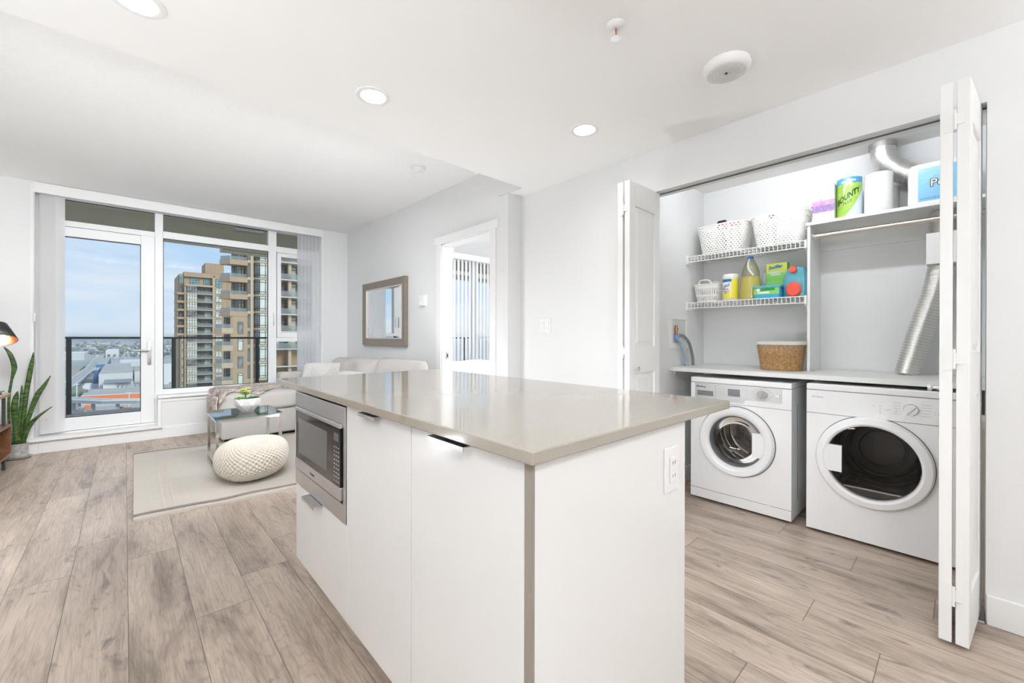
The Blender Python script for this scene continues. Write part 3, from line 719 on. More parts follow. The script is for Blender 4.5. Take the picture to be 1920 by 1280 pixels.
# ================================================================== CEILING FITTINGS
m_silver = mat('panel_silver', (.60,.60,.60), .4, .3)
m_lens = mat('lamp_lens', (1,1,1), .5, emit=((1,.965,.91), 9))
m_reflector = mat('reflector_white', (.9,.9,.88), .3)
def downlight(c, label, group=None):
    t = thing('downlight', label, 'downlight', (c.x, c.y, HK), group)
    part('trim_ring', m_white, t, lambda b: b.lathe([(CAN_R-.001, HK+.012), (CAN_R-.003, HK-.004), (CAN_R+.004, HK-.007), (CAN_R+.019, HK-.004), (CAN_R+.021, HK)], (c.x,c.y,0), 40), smooth=True)
    part('housing', m_reflector, t, lambda b: b.lathe([(CAN_R-.002, HK+.01), (CAN_R-.012, HK+.055), (.0, HK+.056)], (c.x,c.y,0), 40), smooth=True)
    part('lens', m_lens, t, lambda b: b.lathe([(.0, HK+.030), (.030, HK+.031), (.040, HK+.036), (.040,HK+.05)], (c.x,c.y,0), 32), smooth=True)
    l = bpy.data.lights.new('downlight_beam', 'AREA'); l.shape = 'DISK'; l.size = .09; l.energy = POW_CAN; l.color = (1,.985,.96)
    o = bpy.data.objects.new('downlight_beam', l); COL.objects.link(o); o.parent = t; o.location = (0,0,.02)
LB = ['lit recessed downlight in the middle of the kitchen ceiling, above the worktop', 'lit recessed downlight nearest the laundry closet wall', 'large lit recessed downlight cut off by the top of the picture']
for i, c in enumerate(CANS): downlight(c, LB[i] if i < 3 else 'recessed downlight in the kitchen ceiling behind the photographer', None if i < 3 else 'downlights behind the photographer')

c = A(1155,47,z=HK)
t = thing('fire_sprinkler', 'small chrome pendent fire sprinkler under the kitchen ceiling', 'sprinkler', (c.x,c.y,HK))
part('escutcheon', m_white, t, lambda b: b.lathe([(.0,HK-.012),(.018,HK-.012),(.034,HK-.003),(.036,HK)], (c.x,c.y,0), 28), smooth=True)
part('frame_arm', m_chrome, t, lambda b: [b.tube([(c.x+s_*.012,c.y,HK-.01),(c.x+s_*.016,c.y,HK-.03),(c.x+s_*.003,c.y,HK-.048)], .003, 8) for s_ in (-1,1)], smooth=True)
part('bulb', mat('sprinkler_bulb', (.5,.12,.08), .2), t, lambda b: b.cyl((c.x,c.y,HK-.012),(c.x,c.y,HK-.046),.003,8))
part('deflector', m_chrome, t, lambda b: b.lathe([(0,HK-.048),(.016,HK-.048),(.018,HK-.052),(0,HK-.053)], (c.x,c.y,0), 20), smooth=True)
c = A(1362,126,z=HK-.01)
t = thing('ceiling_speaker', 'round white ceiling alarm speaker with a finely slotted face', 'speaker', (c.x,c.y,HK))
part('housing', m_white, t, lambda b: b.lathe([(0,HK-.034),(.07,HK-.036),(.086,HK-.031),(.094,HK-.02),(.096,HK-.012),(.090,HK-.010),(.092,HK)], (c.x,c.y,0), 48), smooth=True)
part('grille', mat('grille_white', (.7,.7,.69), .5), t, lambda b: [b.lathe([(r,HK-.0365),(r+.002,HK-.0385),(r+.004,HK-.0365)], (c.x,c.y,0), 40) for r in [.012+.0085*k for k in range(8)]] and None)
part('led', m_black, t, lambda b: b.lathe([(0,HK-.040),(.004,HK-.040),(.005,HK-.036)], (c.x,c.y,0), 12))
c = A(785,313,z=HL)
t = thing('smoke_detector', 'small white smoke detector on the living room ceiling', 'smoke detector', (c.x,c.y,HL))
part('base', m_white, t, lambda b: b.lathe([(0,HL-.012),(.066,HL-.012),(.068,HL)], (c.x,c.y,0), 36), smooth=True)
part('cover', m_white, t, lambda b: b.lathe([(0,HL-.044),(.035,HL-.044),(.052,HL-.036),(.058,HL-.016),(.055,HL-.012)], (c.x,c.y,0), 36), smooth=True)
part('led', m_black, t, lambda b: b.box(c.x-.01,c.x+.002,c.y-.03,c.y-.024,HL-.0445,HL-.042))

# fill lamps added where they stay unseen, to brighten the rooms evenly
def fill_torchiere(x, y, ztop, label, power):
    t = thing('fill_floor_lamp', label, 'added fill lamp', (x,y,0))
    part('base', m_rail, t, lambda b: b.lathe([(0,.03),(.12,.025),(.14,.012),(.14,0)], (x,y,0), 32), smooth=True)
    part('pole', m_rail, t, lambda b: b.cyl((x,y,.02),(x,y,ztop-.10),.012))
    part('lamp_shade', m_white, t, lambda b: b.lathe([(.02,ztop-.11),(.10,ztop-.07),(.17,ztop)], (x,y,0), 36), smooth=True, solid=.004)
    l = bpy.data.lights.new('fill_light', 'AREA'); l.shape = 'DISK'; l.size = .26; l.energy = power; l.color = FILL_COL
    o = bpy.data.objects.new('fill_light', l); COL.objects.link(o); o.parent = t; o.location = (0,0,ztop-.02); o.rotation_euler[0] = PI
def fill_point(t, loc, power, r):
    l = bpy.data.lights.new('fill_light', 'POINT'); l.shadow_soft_size = r; l.energy = power; l.color = FILL_COL
    o = bpy.data.objects.new('fill_light', l); COL.objects.link(o); o.parent = t; o.location = loc
t = thing('cove_fill', 'added unseen fill strip on the living room side of the dropped ceiling', 'light', (0,YE,2.36))  # fill strip added behind the ceiling drop, lifts the living room
part('housing', m_white, t, lambda b: b.bbox(-.6,1.7,YE+.001,YE+.05,2.33,2.40,.004))
part('diffuser', mat('opal_strip', (1,1,1), .4, emit=((1,.985,.96), 2)), t, lambda b: b.box(-.59,1.69,YE+.05,YE+.054,2.335,2.395))
l = bpy.data.lights.new('fill_strip', 'AREA'); l.shape = 'RECTANGLE'; l.size = 2.1; l.size_y = .06; l.spread = math.radians(100); l.energy = 31; l.color = FILL_COL
o = bpy.data.objects.new('fill_strip', l); COL.objects.link(o); o.parent = t; o.location = (.55,.06,.005)
dz = Vector((0,-1,.60)).normalized(); o.rotation_euler = Matrix((Vector((1,0,0)), dz.cross(Vector((1,0,0))), dz)).transposed().to_euler()
def fill_uplight(x, y, label, power):  # unseen can added to throw soft fill onto the living room ceiling
    t = thing('fill_uplight', label, 'fill_uplight', (x,y,0))
    part('housing', m_rail, t, lambda b: (b.lathe([(.09,0),(.10,.01),(.10,.20),(.095,.20),(.09,.16),(0,.155)], (x,y,0), 32)), smooth=True)
    part('cord', m_rail, t, lambda b: b.tube([(x+.1,y,.02),(x+.16,y+.02,.006),(x+.22,y+.10,.006)], .004, 6))
    l = bpy.data.lights.new('fill_light', 'AREA'); l.shape = 'DISK'; l.size = .17; l.energy = power; l.color = FILL_COL
    o = bpy.data.objects.new('fill_light', l); COL.objects.link(o); o.parent = t; o.location = (0,0,.195); o.rotation_euler[0] = PI
fill_uplight(1.50, 2.85, 'added unseen uplighter on the floor behind the kitchen island, hidden by the worktop', 9)
fill_uplight(-.98, 3.05, 'added unseen uplighter on the floor by the left wall, out of the picture', 9)
fill_torchiere(-.85, -2.1, 1.60, 'uplighter added unseen in the left corner behind the photographer', 14)
fill_torchiere(1.9, -1.6, 1.60, 'uplighter added unseen by the right wall behind the photographer', 16)
fill_torchiere(-.85, .9, 1.60, 'uplighter added unseen by the kitchen wall beside the photographer', 16)
def globe(x, y, h, label, power, name='fill_globe'):  # unseen globe added for all-round fill
    t = thing(name, label, 'ceiling lamp', (x,y,h))
    part('canopy', m_white, t, lambda b: b.lathe([(0,h-.03),(.075,h-.03),(.08,h)], (x,y,0), 32), smooth=True)
    part('globe', mat('opal_glass', (1,1,1), .4, emit=((1,.975,.94), 3)), t, lambda b: b.lathe([(.12*math.sin(PI*i/14), h-.13-.12*math.cos(PI*i/14)) for i in range(15)], (x,y,0), 32), smooth='all')
    fill_point(t, (0,0,-.13), power, .13)
    return t

# ================================================================== KITCHEN ISLAND (turned 0.4 degrees)
PV = Vector((.521,.51,0)); RZ = math.radians(-.4)
IX0, IY0 = .541, .53                 # door face and end panel face
def ithing(name, label, cat, group=None):
    t = thing(name, label, cat, PV, group, RZ); return t
b = MB(); b.bbox(.521, 1.412, .51, 2.235, .8845, .91, .003)
o = b.build('worktop', m_quartz, None, loc=PV); o.rotation_euler[2] = RZ
tag(o, 'beige grey quartz worktop with a glossy top covering the kitchen island', 'worktop')
# end panel with its taupe edge strip
t = ithing('end_panel', 'glossy white end panel of the kitchen island facing the viewer', 'panel')
m_edge = mat('taupe_edge', (.30,.265,.235), .5)
part('panel', m_gloss, t, lambda b: b.bbox(IX0+.006, 1.143, IY0, IY0+.018, .0, .8835, .001))
part('edge_strip', m_edge, t, lambda b: b.box(IX0-.001, IX0+.006, IY0-.001, IY0+.018, .0, .8835))
# base cabinets
def tabpull(b, y0, y1, z):
    b.box(IX0-.019, IX0+.001, y0, y1, z, z+.002); b.box(IX0-.021, IX0-.019, y0, y1, z-.009, z+.002)
def base_cab(y0, y1, label, hy0, hy1):
    t = ithing('base_cabinet', label, 'cabinet')
    part('carcass', m_gloss, t, lambda b: (b.box(IX0+.02, 1.143, y0, y1, .146, .8835), b.box(IX0+.10, 1.12, y0, y1, 0, .146)))
    d = part('door', m_gloss, t, lambda b: b.bbox(IX0, IX0+.018, y0+.0015, y1-.0015, .150, .879, .0012))
    d2 = part('handle', m_steel, d, lambda b: tabpull(b, hy0, hy1, .876))
base_cab(.549, .972, 'glossy white cabinet with one door, nearest the viewer in the kitchen island', .715, .860)
base_cab(.972, 1.409, 'glossy white cabinet with one door between the microwave and the nearest cabinet', 1.150, 1.268)
y0, y1 = 1.409, 1.983
t = ithing('microwave_cabinet', 'glossy white island cabinet holding the built-in microwave over a drawer', 'cabinet')
part('carcass', m_gloss, t, lambda b: (b.box(IX0+.02, 1.143, y0, y0+.016, .146, .8835), b.box(IX0+.02, 1.143, y1-.018, y1, .146, .8835), b.box(IX0+.02, 1.143, y0+.016, y1-.018, .146, .47), b.box(1.12, 1.143, y0+.016, y1-.018, .47, .8835), b.box(IX0+.10, 1.12, y0, y1, 0, .146)))
d = part('drawer', m_gloss, t, lambda b: b.bbox(IX0, IX0+.018, y0+.0015, y1-.001, .150, .474, .0012))
part('handle', m_steel, d, lambda b: (b.box(IX0-.032, IX0+.001, 1.640, 1.790, .474, .4765), b.box(IX0-.034, IX0-.032, 1.640, 1.790, .464, .4765)))
# microwave with its steel trim kit
t = ithing('microwave', 'stainless steel microwave built into the kitchen island', 'microwave')
mz0, mz1 = .478, .872
iy0, iy1, iz0, iz1 = y0+.024, y1-.028, .552, .812
part('trim_kit', m_steel, t, lambda b: (b.bbox(IX0-.004, IX0+.016, y0+.002, y1-.001, iz1, mz1, .0015), b.bbox(IX0-.004, IX0+.016, y0+.002, y1-.001, mz0, iz0-.012, .0015), b.bbox(IX0-.004, IX0+.016, y0+.002, iy0-.003, iz0-.012, iz1, .001), b.bbox(IX0-.004, IX0+.016, iy1+.014, y1-.001, iz0-.012, iz1, .001), b.box(IX0+.010, IX0+.016, y0+.003, y1-.003, iz0-.013, iz1+.001, 0)))
part('vent_slot', m_black, t, lambda b: (b.box(IX0+.004, IX0+.0102, iy0, iy1+.012, iz0-.012, iz0+.002), b.box(IX0+.004,IX0+.0102,iy1,iy1+.013,iz0,iz1)))
part('body', m_black, t, lambda b: b.box(IX0+.017, IX0+.42, y0+.03, y1-.03, .49, .85))
cpy = iy0+.075                        # control strip on the near side
part('door_frame', m_steel, t, lambda b: (b.bbox(IX0-.014, IX0+.009, cpy, iy1-.003, iz0, iz0+.045, .002), b.bbox(IX0-.014, IX0+.009, cpy, iy1-.003, iz1-.014, iz1, .002), b.bbox(IX0-.014, IX0+.009, iy1-.011, iy1-.003, iz0+.045, iz1-.014, .001), b.bbox(IX0-.014, IX0+.009, iy0, cpy-.002, iz0, iz0+.045, .002), b.bbox(IX0-.014, IX0+.009, iy0, cpy-.002, iz1-.014, iz1, .002)))
part('door_glass', m_darkgl, t, lambda b: b.box(IX0-.011, IX0+.009, cpy, iy1-.011, iz0+.045, iz1-.014))
part('door_window', mat('microwave_mesh', (.075,.072,.07), .2, coat=.25, bump=(900,.3,(1,1,1))), t, lambda b: b.box(IX0-.0115, IX0-.011, cpy+.055, iy1-.045, iz0+.072, iz1-.045))
cp = part('control_panel', m_darkgl, t, lambda b: b.box(IX0-.012, IX0+.009, iy0+.003, cpy-.002, iz0+.045, iz1-.014))
part('display', mat('lcd_grey', (.10,.12,.13), .2), cp, lambda b: b.box(IX0-.0125, IX0-.012, iy0+.014, cpy-.014, iz1-.062, iz1-.034))
m_print = mat('white_print', (.7,.7,.7), .5)
part('printed_key', m_print, cp, lambda b: [b.box(IX0-.0124, IX0-.012, iy0+.014+c_*.019, iy0+.021+c_*.019, iz1-.085-r_*.0145, iz1-.0825-r_*.0145) for c_ in range(3) for r_ in range(9)] and None)
text('lettering', 'Panasonic', .013, (IX0-.0142, cpy+.24, iz0+.018), *NX, m_black, t)
# outlet on the end panel
t = ithing('wall_outlet', 'white double socket outlet on the end panel of the kitchen island', 'outlet')
oy = IY0
part('plate', m_white, t, lambda b: b.bbox(1.022, 1.095, oy-.006, oy, .705, .822, .002))
part('socket', m_white, t, lambda b: b.bbox(1.042, 1.076, oy-.010, oy-.006, .730, .797, .002))
part('socket_slot', m_black, t, lambda b: [b.box(x, x+.002, oy-.0103, oy-.0098, z, z+.008) for x in (1.052,1.064) for z in (.744,.778)] and None)
part('test_button', m_white, t, lambda b: b.box(1.053, 1.065, oy-.011, oy-.0098, .760, .768))

# unseen strip added under the worktop overhang to brighten washer fronts and floor
t = ithing('counter_fill', 'unseen fill strip added under the worktop overhang on the closet side of the island', 'light')
part('housing', m_white, t, lambda b: b.bbox(1.34,1.38,.80,1.60,.870,.8845,.002))
l = bpy.data.lights.new('fill_strip', 'AREA'); l.shape = 'RECTANGLE'; l.size = .8; l.size_y = .03; l.energy = 4.4; l.color = FILL_COL
o = bpy.data.objects.new('fill_strip', l); COL.objects.link(o); o.parent = t; o.location = Vector((1.385,1.20,.864))-PV
dz = Vector((-1,0,.55)).normalized(); o.rotation_euler = Matrix((Vector((0,1,0)), dz.cross(Vector((0,1,0))), dz)).transposed().to_euler()

# ================================================================== WALL ITEMS
def rocker_plate(name, label, cat, yc, zc, wd, n):
    t = thing(name, label, cat, (W2, yc, zc-.06))
    part('plate', m_white, t, lambda b: b.bbox(W2-.006, W2, yc-wd/2, yc+wd/2, zc-.058, zc+.058, .002))
    for k in range(n):
        y = yc+(k-(n-1)/2)*.046
        part('rocker', m_white, t, lambda b: b.bbox(W2-.010, W2-.006, y-.016, y+.016, zc-.033, zc+.033, .0015))
    return t
t = rocker_plate('light_switch', 'white double light switch on the wall left of the folding doors', 'switch', 2.266, 1.202, .117, 2)
part('led', m_black, t, lambda b: b.box(W2-.0105, W2-.0099, 2.284, 2.288, 1.222, 1.226))
t = thing('thermostat', 'small white thermostat between the mirror and the doorway', 'thermostat', (W1, 3.87, 1.43))
part('back_plate', m_white, t, lambda b: b.bbox(W1-.010, W1, 3.812, 3.93, 1.432, 1.555, .003))
part('housing', m_white, t, lambda b: b.bbox(W1-.032, W1-.010, 3.83, 3.925, 1.437, 1.55, .004))
part('dial', m_reflector, t, lambda b: b.cyl((W1-.032,3.885,1.472),(W1-.037,3.885,1.472),.018,24))
# mirror
m_mirror = mat('mirror_silver', (.93,.94,.94), .01, 1)
m_mframe = mat('taupe_leather', (.25,.21,.175), .45, bump=(300,.3,(1,1,1)), var=(30,.1))
mx, my0, my1, mz0_, mz1_ = W1-.045, 4.21, 5.33, 1.005, 1.79
t = thing('wall_mirror', 'rectangular wall mirror in a broad taupe frame above the sofa', 'mirror', (W1, (my0+my1)/2, mz0_))
fw_ = .085
def mframe(b):
    for pts, ax, a_, c_ in ():
        pass
    o4 = [(my0,mz0_),(my1,mz0_),(my1,mz1_),(my0,mz1_)]; i4 = [(my0+fw_,mz0_+fw_),(my1-fw_,mz0_+fw_),(my1-fw_,mz1_-fw_),(my0+fw_,mz1_-fw_)]
    for k in range(4):
        q = [o4[k], o4[(k+1)%4], i4[(k+1)%4], i4[k]]
        v0 = [b.bm.verts.new((mx, *q[0])), b.bm.verts.new((mx, *q[1])), b.bm.verts.new((mx+.012, *q[2])), b.bm.verts.new((mx+.012, *q[3]))]
        v1 = [b.bm.verts.new((W1-.002, *p)) for p in q]
        for f in ((0,1,2,3),): b.bm.faces.new([v0[i] for i in f])
        b.bm.faces.new([v1[i] for i in (3,2,1,0)])
        for i in range(4): b.bm.faces.new((v0[i], v1[i], v1[(i+1)%4], v0[(i+1)%4]))
part('frame', m_mframe, t, mframe)
part('inner_bead', mat('mirror_bead', (.75,.72,.68), .3, .6), t, lambda b: [b.box(mx+.010, mx+.02, *q) for q in ((my0+fw_-.002,my0+fw_+.008,mz0_+fw_,mz1_-fw_),(my1-fw_-.008,my1-fw_+.002,mz0_+fw_,mz1_-fw_),(my0+fw_,my1-fw_,mz0_+fw_-.002,mz0_+fw_+.008),(my0+fw_,my1-fw_,mz1_-fw_-.008,mz1_-fw_+.002))] and None)
def glassp(b):
    a_, c_, d_, e_ = my0+fw_, my1-fw_, mz0_+fw_, mz1_-fw_; B_ = .028
    o = [(a_,d_),(c_,d_),(c_,e_),(a_,e_)]; i_ = [(a_+B_,d_+B_),(c_-B_,d_+B_),(c_-B_,e_-B_),(a_+B_,e_-B_)]
    vo = [b.bm.verts.new((mx+.021,*p)) for p in o]; vi = [b.bm.verts.new((mx+.0175,*p)) for p in i_]
    b.bm.faces.new(vi)
    for k in range(4): b.bm.faces.new((vo[k],vo[(k+1)%4],vi[(k+1)%4],vi[k]))
part('mirror_glass', m_mirror, t, glassp)

# ================================================================== FOLDING CLOSET DOORS
def leaf(b, p0, p1, z0=.02, z1=2.025, th=.0335):
    p0, p1 = Vector((*p0,0)), Vector((*p1,0)); d = (p1-p0); L = d.length; a = math.atan2(d.y, d.x)
    n0 = len(b.bm.verts); b.bm.verts.ensure_lookup_table(); old = set(b.bm.verts)
    h = th/2; st = .062
    b.bbox(0, st, -h, h, z0, z1, .002); b.bbox(L-st, L, -h, h, z0, z1, .002)
    for za, zb in ((z0,.19),(.90,1.055),(1.885,z1)): b.box(st-.001, L-st+.001, -h, h, za, zb)
    for za, zb in ((.19,.90),(1.055,1.885)):
        b.box(st-.001, L-st+.001, -h+.010, h-.010, za, zb)
        for s_ in (-1,1):
            x0, x1, q = st+.012, L-st-.012, .022
            o = [(x0,za+.012),(x1,za+.012),(x1,zb-.012),(x0,zb-.012)]; i_ = [(x0+q,za+.012+q),(x1-q,za+.012+q),(x1-q,zb-.012-q),(x0+q,zb-.012-q)]
            vo = [b.bm.verts.new((x,s_*(h-.010),z)) for x,z in o]; vi = [b.bm.verts.new((x,s_*(h-.002),z)) for x,z in i_]
            b.bm.faces.new(vi)
            for k in range(4): b.bm.faces.new((vo[k],vo[(k+1)%4],vi[(k+1)%4],vi[k]))
    M_ = Matrix.Translation(p0) @ Matrix.Rotation(a, 4, 'Z')
    for v in b.bm.verts:
        if v not in old: v.co = M_ @ v.co
def hinge(b, x, y, z):
    b.box(x-.0025, x, y+.004, y+.026, z-.035, z+.045); b.box(x-.0025, x, y-.024, y-.004, z-.012, z+.028)
    b.cyl((x-.004,y,z-.03),(x-.004,y,z+.04),.004,10)
def bifold(label, yA, yB, xf, eA, eB, knob_side, hz):
    "two leaves folded together; yA/yB centre lines of the leaves at the hinge edge, eA/eB at the wall end"
    t = thing('folding_door', label, 'door', (xf+.2, (yA+yB)/2, 0))
    la = part('leaf', m_whitep, t, lambda b: leaf(b, (xf,yA), eA)); lb = part('leaf', m_whitep, t, lambda b: leaf(b, (xf,yB), eB))
    for z in hz: part('hinge', m_whitep, t, lambda b, z=z: hinge(b, xf-.0005, (yA+yB)/2, z))
    s_ = knob_side; yk = (yB if s_ < 0 else yA) + s_*.0168; xk = xf+.05
    part('knob', m_chrome, lb if s_ < 0 else la, lambda b: b.lathe([(.009,0),(.006,s_*.012),(.006,s_*.018),(.013,s_*.024),(.013,s_*.032),(.0,s_*.034)], (xk,yk,.925), 20, 0, 'y'), smooth=True)
    part('pivot', m_nickel, la, lambda b: b.cyl((eA[0]-.02,eA[1],2.025),(eA[0]-.02,eA[1],2.032),.005,8))
bifold('white folded closet door pair on the left of the laundry closet', 1.382, 1.3355, 2.15, (2.505,1.384), (2.505,1.3355), -1, (.2,1.02,1.86))
bifold('white folded closet door pair standing open at the right of the laundry closet', .0435, .0015, 2.17, (2.525,.047), (2.523,-.033), 1, (.185,1.03,1.88))
t = thing('door_track', 'grey metal sliding track under the header of the laundry closet', 'track', (2.52, .67, 2.03))
part('rail', m_silver, t, lambda b: b.box(2.500,2.540,JR,JL,2.0265,2.030))
part('groove', m_seam, t, lambda b: b.box(2.510,2.530,JR,JL,2.0258,2.0265))
part('floor_bracket', m_steel, t, lambda b: b.bbox(2.44,2.56,-.058,-.035,.0,.012,.002))

# ================================================================== LAUNDRY CLOSET
m_shelf = mat('white_melamine', (.80,.80,.785), .4, var=(3,.015))
m_shadowp = mat('wire_coating', (.85,.85,.84), .35)
t = thing('laundry_counter', 'long white melamine counter above the washing machine and dryer', 'counter', (3.2,.6,.865))
part('board', m_shelf, t, lambda b: b.bbox(2.925, XB-.001, -.299, YSW-.001, .866, .895, .002))
part('cleat', m_shelf, t, lambda b: b.box(2.98, XB, YSW-.02, YSW, .84, .866))
part('hook', m_nickel, t, lambda b: b.cyl((2.94,YSW-.012,.866),(2.94,YSW-.012,.848),.004,8))
SX = 3.215
t = thing('shelf_unit', 'white shelf unit with hanging rail and upright panel in the laundry closet', 'shelf unit', (3.35,.2,.895))
part('upright', m_shelf, t, lambda b: b.bbox(SX, XB, .668, .684, .896, 1.826, .001))
part('shelf', m_shelf, t, lambda b: b.bbox(SX-.01, XB, -.30, .69, 1.826, 1.845, .001))
part('back_rail', m_shelf, t, lambda b: b.box(XB-.018, XB, -.30, .668, 1.70, 1.826))
part('bracket', m_nickel, t, lambda b: b.box(SX+.01,SX+.03,.648,.668,.8955,.9))
rd = part('hanging_rail', m_nickel, t, lambda b: b.cyl((SX+.06,.668,1.765),(SX+.06,-.30,1.765),.0145,20), smooth=True)
part('flange', m_chrome, rd, lambda b: b.cyl((SX+.06,.668,1.765),(SX+.06,.655,1.765),.026,20))

def wire_shelf(zt, label):
    t = thing('wire_shelf', label, 'shelf', (3.36, 1.07, zt))
    xa, ya, yb = 3.205, .684, YSW; r = .0025
    def lip(b):
        b.cyl((xa,ya,zt),(xa,yb,zt),.0035,8); b.cyl((xa,ya,zt-.042),(xa,yb,zt-.042),.0035,8)
        n = 31
        for k in range(n): y = lerp(ya+.012, yb-.012, k/(n-1)); b.cyl((xa,y,zt),(xa,y,zt-.042),r,6)
    part('front_lip', m_shadowp, t, lip)
    def deck(b):
        n = 31
        for k in range(n): y = lerp(ya+.012, yb-.012, k/(n-1)); b.cyl((xa,y,zt),(XB-.006,y,zt),r,6)
        for x in (xa+.1, xa+.2, XB-.01): b.cyl((x,ya,zt-.004),(x,yb,zt-.004),.003,8)
    part('deck', m_shadowp, t, deck)
    part('end_bracket', m_white, t, lambda b: (b.bbox(xa-.012, xa+.035, yb-.014, yb, zt-.058, zt+.008, .002)))
    part('end_bracket', m_white, t, lambda b: (b.bbox(xa-.006, xa+.02, ya, ya+.012, zt-.05, zt+.006, .002)))
    part('brace', m_shadowp, t, lambda b: b.tube([(xa+.01,ya+.01,zt-.045),(XB-.004,ya+.01,zt-.28)], .004, 8))
wire_shelf(1.733, 'upper white wire shelf with two woven baskets standing on it')
wire_shelf(1.376, 'lower white wire shelf holding cleaning supplies')
ZU, ZL, ZC, ZT = 1.7365, 1.3795, .8955, 1.8455

# recessed washing machine box with taps and hoses
t = thing('washer_outlet_box', 'white outlet box with a copper tap and washing machine hoses on the closet side wall', 'outlet box', (3.07, YSW, 1.03))
part('frame', m_white, t, lambda b: (b.bbox(2.92,3.222,YSW-.008,YSW,1.245,1.285,.002), b.bbox(2.92,3.222,YSW-.008,YSW,1.03,1.07,.002), b.bbox(2.92,2.962,YSW-.008,YSW,1.07,1.245,.002), b.bbox(3.18,3.222,YSW-.008,YSW,1.07,1.245,.002)))
part('recess', mat('box_inner', (.66,.65,.63), .6), t, lambda b: b.box(2.962,3.18,YSW-.0035,YSW-.0005,1.07,1.245))
part('tap', mat('copper', (.55,.27,.14), .3, 1), t, lambda b: (b.cyl((3.0,YSW-.018,1.13),(3.0,YSW-.018,1.20),.009), b.cyl((3.0,YSW-.018,1.165),(3.0,YSW-.018,1.18),.014)), smooth=True)
part('valve', mat('valve_blue', (.20,.36,.60), .4), t, lambda b: (b.cyl((3.0,YSW-.02,1.095),(3.0,YSW-.02,1.13),.016), b.cyl((2.985,YSW-.02,1.12),(3.03,YSW-.02,1.125),.010)))
def hose(pts, r, mt, label):
    b = MB(); P_ = [Vector(p) for p in pts]; Q = []
    for i in range(len(P_)-1):
        p0, p1, p2, p3 = P_[max(i-1,0)], P_[i], P_[i+1], P_[min(i+2,len(P_)-1)]
        for k in range(6):
            u = k/6; Q.append(.5*((2*p1)+(p2-p0)*u+(2*p0-5*p1+4*p2-p3)*u*u+(3*p1-p0-3*p2+p3)*u**3))
    Q.append(P_[-1]); b.tube(Q, r, 10)
    o = b.build('hose', mt, t, smooth='all'); o['label'] = label
hose([(3.03,YSW-.022,1.125),(3.09,YSW-.03,1.12),(3.17,YSW-.035,1.07),(3.22,YSW-.04,.97),(3.235,YSW-.04,.897)], .011, mat('hose_grey', (.20,.21,.22), .5), 'thick grey hose')
hose([(3.0,YSW-.02,1.10),(3.03,YSW-.03,1.075),(3.08,YSW-.035,.99),(3.12,YSW-.03,.897)], .008, mat('hose_blue', (.30,.42,.56), .5), 'pale blue hose')
hose([(3.02,YSW-.02,1.10),(3.07,YSW-.04,1.06),(3.11,YSW-.045,.96),(3.16,YSW-.04,.897)], .007, mat('hose_clear', (.55,.56,.55), .4), 'translucent white hose')

# ---- machines
def plate_x(x, outer, holes, mt_i=0, bm=None):
    edges = []
    for lp in [outer]+holes:
        vs = [bm.verts.new((x, y, z)) for y, z in lp]; edges += [bm.edges.new((vs[i], vs[(i+1) % len(vs)])) for i in range(len(vs))]
    r = bmesh.ops.triangle_fill(bm, edges=edges, use_beauty=True, use_dissolve=False)
    for f in r['geom']:
        if isinstance(f, bmesh.types.BMFace): f.material_index = mt_i
def circ(cy, cz, r, n=56, sy=1): return [(cy+r*sy*math.cos(2*PI*k/n), cz+r*math.sin(2*PI*k/n)) for k in range(n)]
m_drum = mat('drum_steel', (.50,.485,.47), .16, 1, bump=(9,.5,(1,1,1)))
m_drumd = mat('drum_dark', (.34,.33,.32), .22, .9)
m_rubber = mat('grey_rubber', (.16,.17,.19), .6)
m_silver = mat('panel_silver', (.60,.60,.60), .4, .3)
m_bowl = thin_glass('door_bowl_glass', (.80,.79,.78), 1.0, .02)
m_bowld = thin_glass('dryer_door_glass', (.50,.49,.48), .6, .02)
FX = 2.90
def machine_body(t, y0, y1, zt, cy, cz, rh):
    def f(b):
        bm = b.bm; outer = [(y0,.018),(y1,.018),(y1,zt),(y0,zt)]
        plate_x(FX, outer, [circ(cy,cz,rh)], 0, bm)
        for q in (((FX,y0,.018),(3.47,y0,.018),(3.47,y0,zt),(FX,y0,zt)), ((FX,y1,.018),(FX,y1,zt),(3.47,y1,zt),(3.47,y1,.018)),
                  ((FX,y0,zt),(3.47,y0,zt),(3.47,y1,zt),(FX,y1,zt)), ((FX,y0,.018),(FX,y1,.018),(3.47,y1,.018),(3.47,y0,.018)), ((3.47,y0,.018),(3.47,y1,.018),(3.47,y1,zt),(3.47,y0,zt))):
            bm.faces.new([bm.verts.new(p) for p in q])
    part('body', m_enamel, t, f)
    for yy in (y0+.05, y1-.05):
        for xx in (FX+.06, 3.42): part('foot', m_black, t, lambda b: b.cyl((xx,yy,0),(xx,yy,.02),.018,12))

# washing machine
wy0, wy1, wcy, wcz = .692, 1.292, 1.0, .440
t = thing('washing_machine', 'white front loading washing machine with a silver control panel, left of the dryer', 'washing machine', (FX, .99, 0))
machine_body(t, wy0, wy1, .802, wcy, wcz, .175)
part('lid', m_enamel, t, lambda b: b.bbox(FX-.001, 3.475, wy0-.001, wy1+.001, .803, .838, .006))
part('kick_panel', m_enamel, t, lambda b: (b.bbox(FX-.003, FX, wy0, wy1, .018, .078, .002), b.box(FX-.0045, FX-.002, .80, .825, .074, .080)))
for q in ((FX-.0006, FX, wy0, wy1, .078, .0805), (FX-.0006, FX, wy0, wy1, .676, .678), (FX-.0008, FX, wy0, wy1, .8015, .8030)): part('seam', m_seam, t, lambda b: b.box(*q))
cpn = part('control_panel', m_silver, t, lambda b: b.prism([(.742,.803-.004),(1.262,.799),(1.262,.700),(1.150,.700),(1.150,.688),(.951,.688),(.951,.713),(.742,.713)], 'x', FX-.003, FX))
